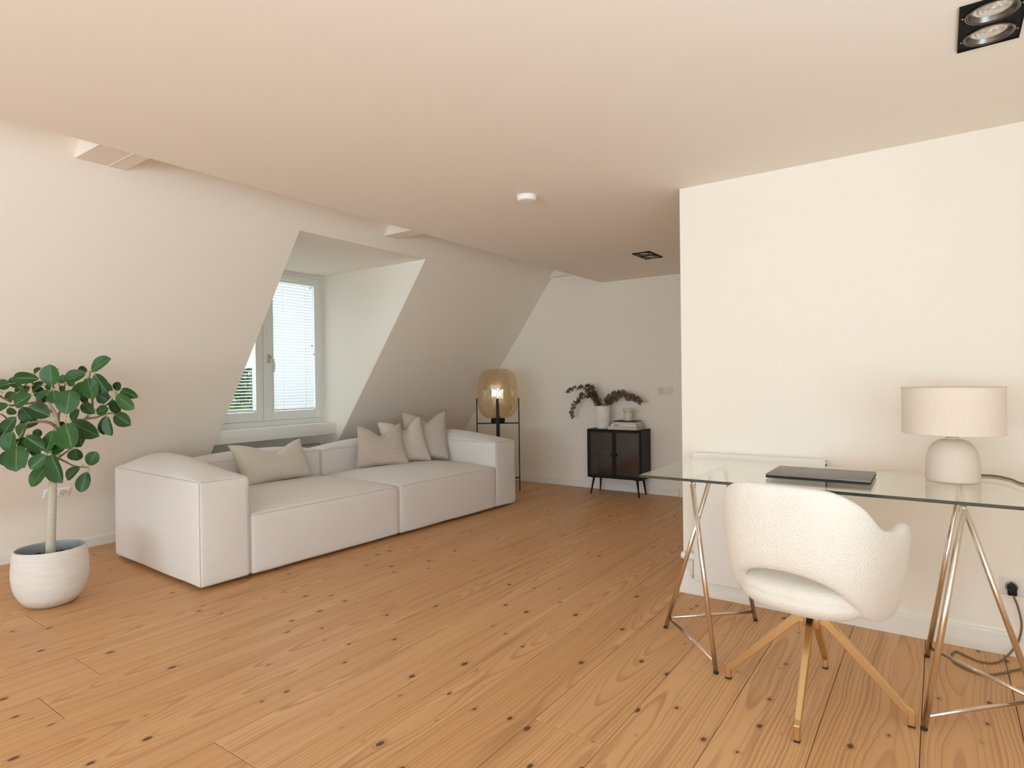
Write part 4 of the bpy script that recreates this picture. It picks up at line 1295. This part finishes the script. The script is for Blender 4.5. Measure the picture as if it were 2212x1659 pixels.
LV = [(1005, 215, 1225, 72, 150, -.05), (570, 385, 540, 142, 188, -.12), (955, 240, 712, 325, 140, -.06), (1050, 245, 1195, 468, 180, -.10), (965, 290, 1035, 528, 150, -.08),
      (970, 215, 862, 190, 70, .0), (430, 300, 125, 295, 120, -.02), (365, 240, 440, 182, 50, .06), (112, 355, -40, 385, 112, -.05), (222, 402, 98, 292, 95, .0),
      (170, 495, 38, 490, 90, .08), (345, 478, 152, 600, 150, -.06), (480, 340, 345, 445, 90, .04), (640, 300, 735, 312, 92, .08), (560, 430, 398, 552, 100, -.08),
      (590, 430, 612, 580, 132, -.12), (728, 702, 775, 420, 210, -.14), (552, 722, 302, 615, 150, -.12), (228, 620, 360, 775, 170, -.03), (165, 725, -10, 960, 140, -.02),
      (432, 785, 198, 835, 140, .06), (285, 805, 195, 955, 142, -.10), (595, 870, 500, 1132, 182, -.10), (722, 798, 800, 1088, 225, -.15), (782, 785, 1097, 945, 168, -.08),
      (872, 640, 785, 778, 122, .02), (908, 578, 1048, 692, 104, -.03), (1065, 682, 1205, 636, 115, -.05), (1180, 712, 1148, 930, 122, -.02), (1190, 720, 1242, 943, 116, -.08),
      (1270, 698, 1450, 822, 135, -.06), (1285, 480, 1488, 640, 132, -.08), (1340, 432, 1538, 508, 96, -.04), (1296, 440, 1318, 336, 96, -.03), (1232, 530, 1320, 700, 100, .05),
      (1255, 432, 1190, 362, 66, .04), (1080, 470, 1200, 552, 124, .02), (922, 330, 868, 515, 150, .02), (688, 470, 712, 384, 80, .05), (130, 892, 78, 1132, 172, -.08),
      (175, 1040, 165, 1340, 202, -.14), (272, 950, 492, 1095, 150, -.14), (270, 955, 205, 1095, 140, -.05), (318, 1080, 240, 1308, 104, .03), (55, 1105, 72, 1285, 120, .03),
      (512, 1150, 320, 1310, 130, -.15), (545, 1245, 325, 1510, 165, -.06), (565, 1142, 690, 1468, 182, -.18), (722, 1075, 545, 1118, 104, -.10), (520, 1160, 560, 1262, 70, -.04),
      (835, 1082, 852, 1220, 152, .02), (890, 925, 895, 1062, 150, .05), (980, 1272, 1070, 1118, 124, -.06), (890, 1290, 735, 1430, 112, -.05), (968, 1342, 888, 1575, 124, -.06),
      (422, 962, 402, 862, 86, .06), (85, 600, -40, 645, 92, -.04), (90, 622, 152, 705, 92, -.06), (175, 460, 68, 545, 84, -.04), (330, 392, 262, 452, 76, .02),
      (432, 390, 452, 525, 120, .06), (488, 382, 602, 402, 62, .06), (880, 500, 972, 562, 62, .05), (330, 1088, 445, 1152, 84, .05), (640, 800, 722, 852, 82, .03),
      (-20, 560, -160, 500, 110, -.02), (-40, 720, -170, 830, 130, -.04), (-60, 900, -150, 1080, 140, -.05), (-60, 320, -200, 260, 110, .0), (-100, 420, -240, 400, 110, .05),
      (-110, 600, -260, 690, 120, -.05), (10, 940, -80, 1150, 140, -.06), (-30, 430, -130, 330, 100, -.05), (1150, 600, 1235, 500, 90, .06), (760, 300, 820, 380, 80, .1),
      (600, 180, 575, 170, 40, .1), (250, 470, 180, 380, 90, .1), (520, 560, 420, 470, 110, .08), (720, 560, 800, 640, 110, .1), (1000, 440, 1090, 400, 100, .1)]
rl = random.Random(11)
for k, (bx_, by_, tx, ty, w, d) in enumerate(LV):
    tilt = rl.uniform(-.05, .03)
    b = lp(bx_, by_, d); e = lp(tx, ty, d + tilt)
    L = (e - b).length; yv = (e - b).normalized()
    nrm = Vector((rl.uniform(-.35, .35), -1, rl.uniform(.05, .55)))
    nrm = (nrm - yv * nrm.dot(yv)).normalized()
    xv_ = yv.cross(nrm)
    o = bpy.data.objects.new('leaf', LM[k % 3]); link(o, PT)
    W_ = w * K * 1.15
    o.matrix_local = Matrix(((xv_.x * W_, yv.x * L, nrm.x * L * .8, b.x), (xv_.y * W_, yv.y * L, nrm.y * L * .8, b.y), (xv_.z * W_, yv.z * L, nrm.z * L * .8, b.z), (0, 0, 0, 1)))
    # leaf stalk, running back towards the crown's inside
    tubeobj('leaf_stalk', [b - yv * .02 + Vector((0, .012, 0)), b, b + yv * .01], .0018, m_petiole, PT, 5)

# ------------------------------------------------------------------ ceiling fittings
def spot(loc, label):
    t = thing('recessed_spotlight', label, 'ceiling light', loc, 0)
    w, l = .077, .147
    bm = bmesh.new()
    # frame plate with two round wells: outer rim frame plus flat plate pieces
    z = -.004
    def ngon_plate(cy):
        seg = 48; r = .064
        sq = []
        inn = [bm.verts.new((r * math.cos(2 * PI * k / seg), cy + r * math.sin(2 * PI * k / seg), z)) for k in range(seg)]
        hl = l / 2
        for k in range(seg):
            a = 2 * PI * k / seg; c, s = math.cos(a), math.sin(a)
            m_ = min(w / abs(c) if abs(c) > 1e-9 else 1e9, hl / abs(s) if abs(s) > 1e-9 else 1e9)
            sq.append(bm.verts.new((c * m_, cy + s * m_, z)))
        for k in range(seg): bm.faces.new((inn[k], inn[(k + 1) % seg], sq[(k + 1) % seg], sq[k]))
        # corners
        up = [bm.verts.new((v.co.x, v.co.y, z + .06)) for v in inn]
        for k in range(seg): bm.faces.new((inn[k], up[k], up[(k + 1) % seg], inn[(k + 1) % seg]))
        bm.faces.new(up)
        for cx_, cy_ in ((-w, -hl), (w, -hl), (w, hl), (-w, hl)):
            near = sorted(sq, key=lambda v: (v.co.x - cx_) ** 2 + (v.co.y - cy - cy_) ** 2)[:2]
            p = bm.verts.new((cx_, cy + cy_, z)); bm.faces.new((near[0], near[1], p))
    ngon_plate(-l / 2); ngon_plate(l / 2)
    for a in ((-w - .003, -w, -l, l), (w, w + .003, -l, l), (-w - .003, w + .003, -l - .003, -l), (-w - .003, w + .003, l, l + .003)):
        box(bm, a[0], a[1], a[2], a[3], -.007, .03)
    obj('housing', bm, m_matt, t)
    for cy in (-l / 2, l / 2):
        lamp = bpy.data.objects.new('lamp', None); link(lamp, t); lamp.location = (0, cy, 0)
        latheobj('outer_ring', [(.0625, -.0075), (.0645, -.0085), (.0665, -.007), (.0665, -.003), (.0625, -.003), (.0625, -.0075)], m_gun, lamp, 56)
        latheobj('inner_ring', [(.0585, -.006), (.0605, -.0075), (.0620, -.006), (.0620, .004), (.0585, .004), (.0585, -.006)], m_gun, lamp, 56)
        latheobj('reflector_cone', [(.0585, -.004), (.0520, .009), (.0530, .011), (.0600, .002)], m_gun, lamp, 56)
        latheobj('lens', [(0, .003), (.008, .0005), (.013, .006), (.019, .002), (.026, .007), (.032, .003), (.039, .009), (.045, .005), (.0525, .009), (.0525, .016), (0, .016)], m_lens, lamp, 56)
    for sx in (-1, 1):
        for cy in (-.08, .08):
            latheobj('screw', [(0, -.0065), (.003, -.0065), (.003, -.003), (0, -.003)], m_steel, t, 10, (sx * (w - .006), cy))
    return t
spot((.137, 2.379, ZC), 'large black twin spotlight in the ceiling near the upper right corner')
spot((-2.072, 5.018, ZC), 'small looking black twin spotlight in the ceiling near the far wall')
t = thing('smoke_detector', 'white round smoke detector on the middle of the ceiling', 'smoke detector', (-1.972, 2.972, ZC))
latheobj('body', rounded_prof([(0, -.030), (.050, -.030), (.057, -.020), (.057, 0), (0, 0)], [0, .012, .006, 0, 0]), m_plasticw, t, 40)
latheobj('base_ring', [(.0575, -.006), (.060, -.006), (.060, 0), (.0575, 0)], m_plasticw, t, 40)
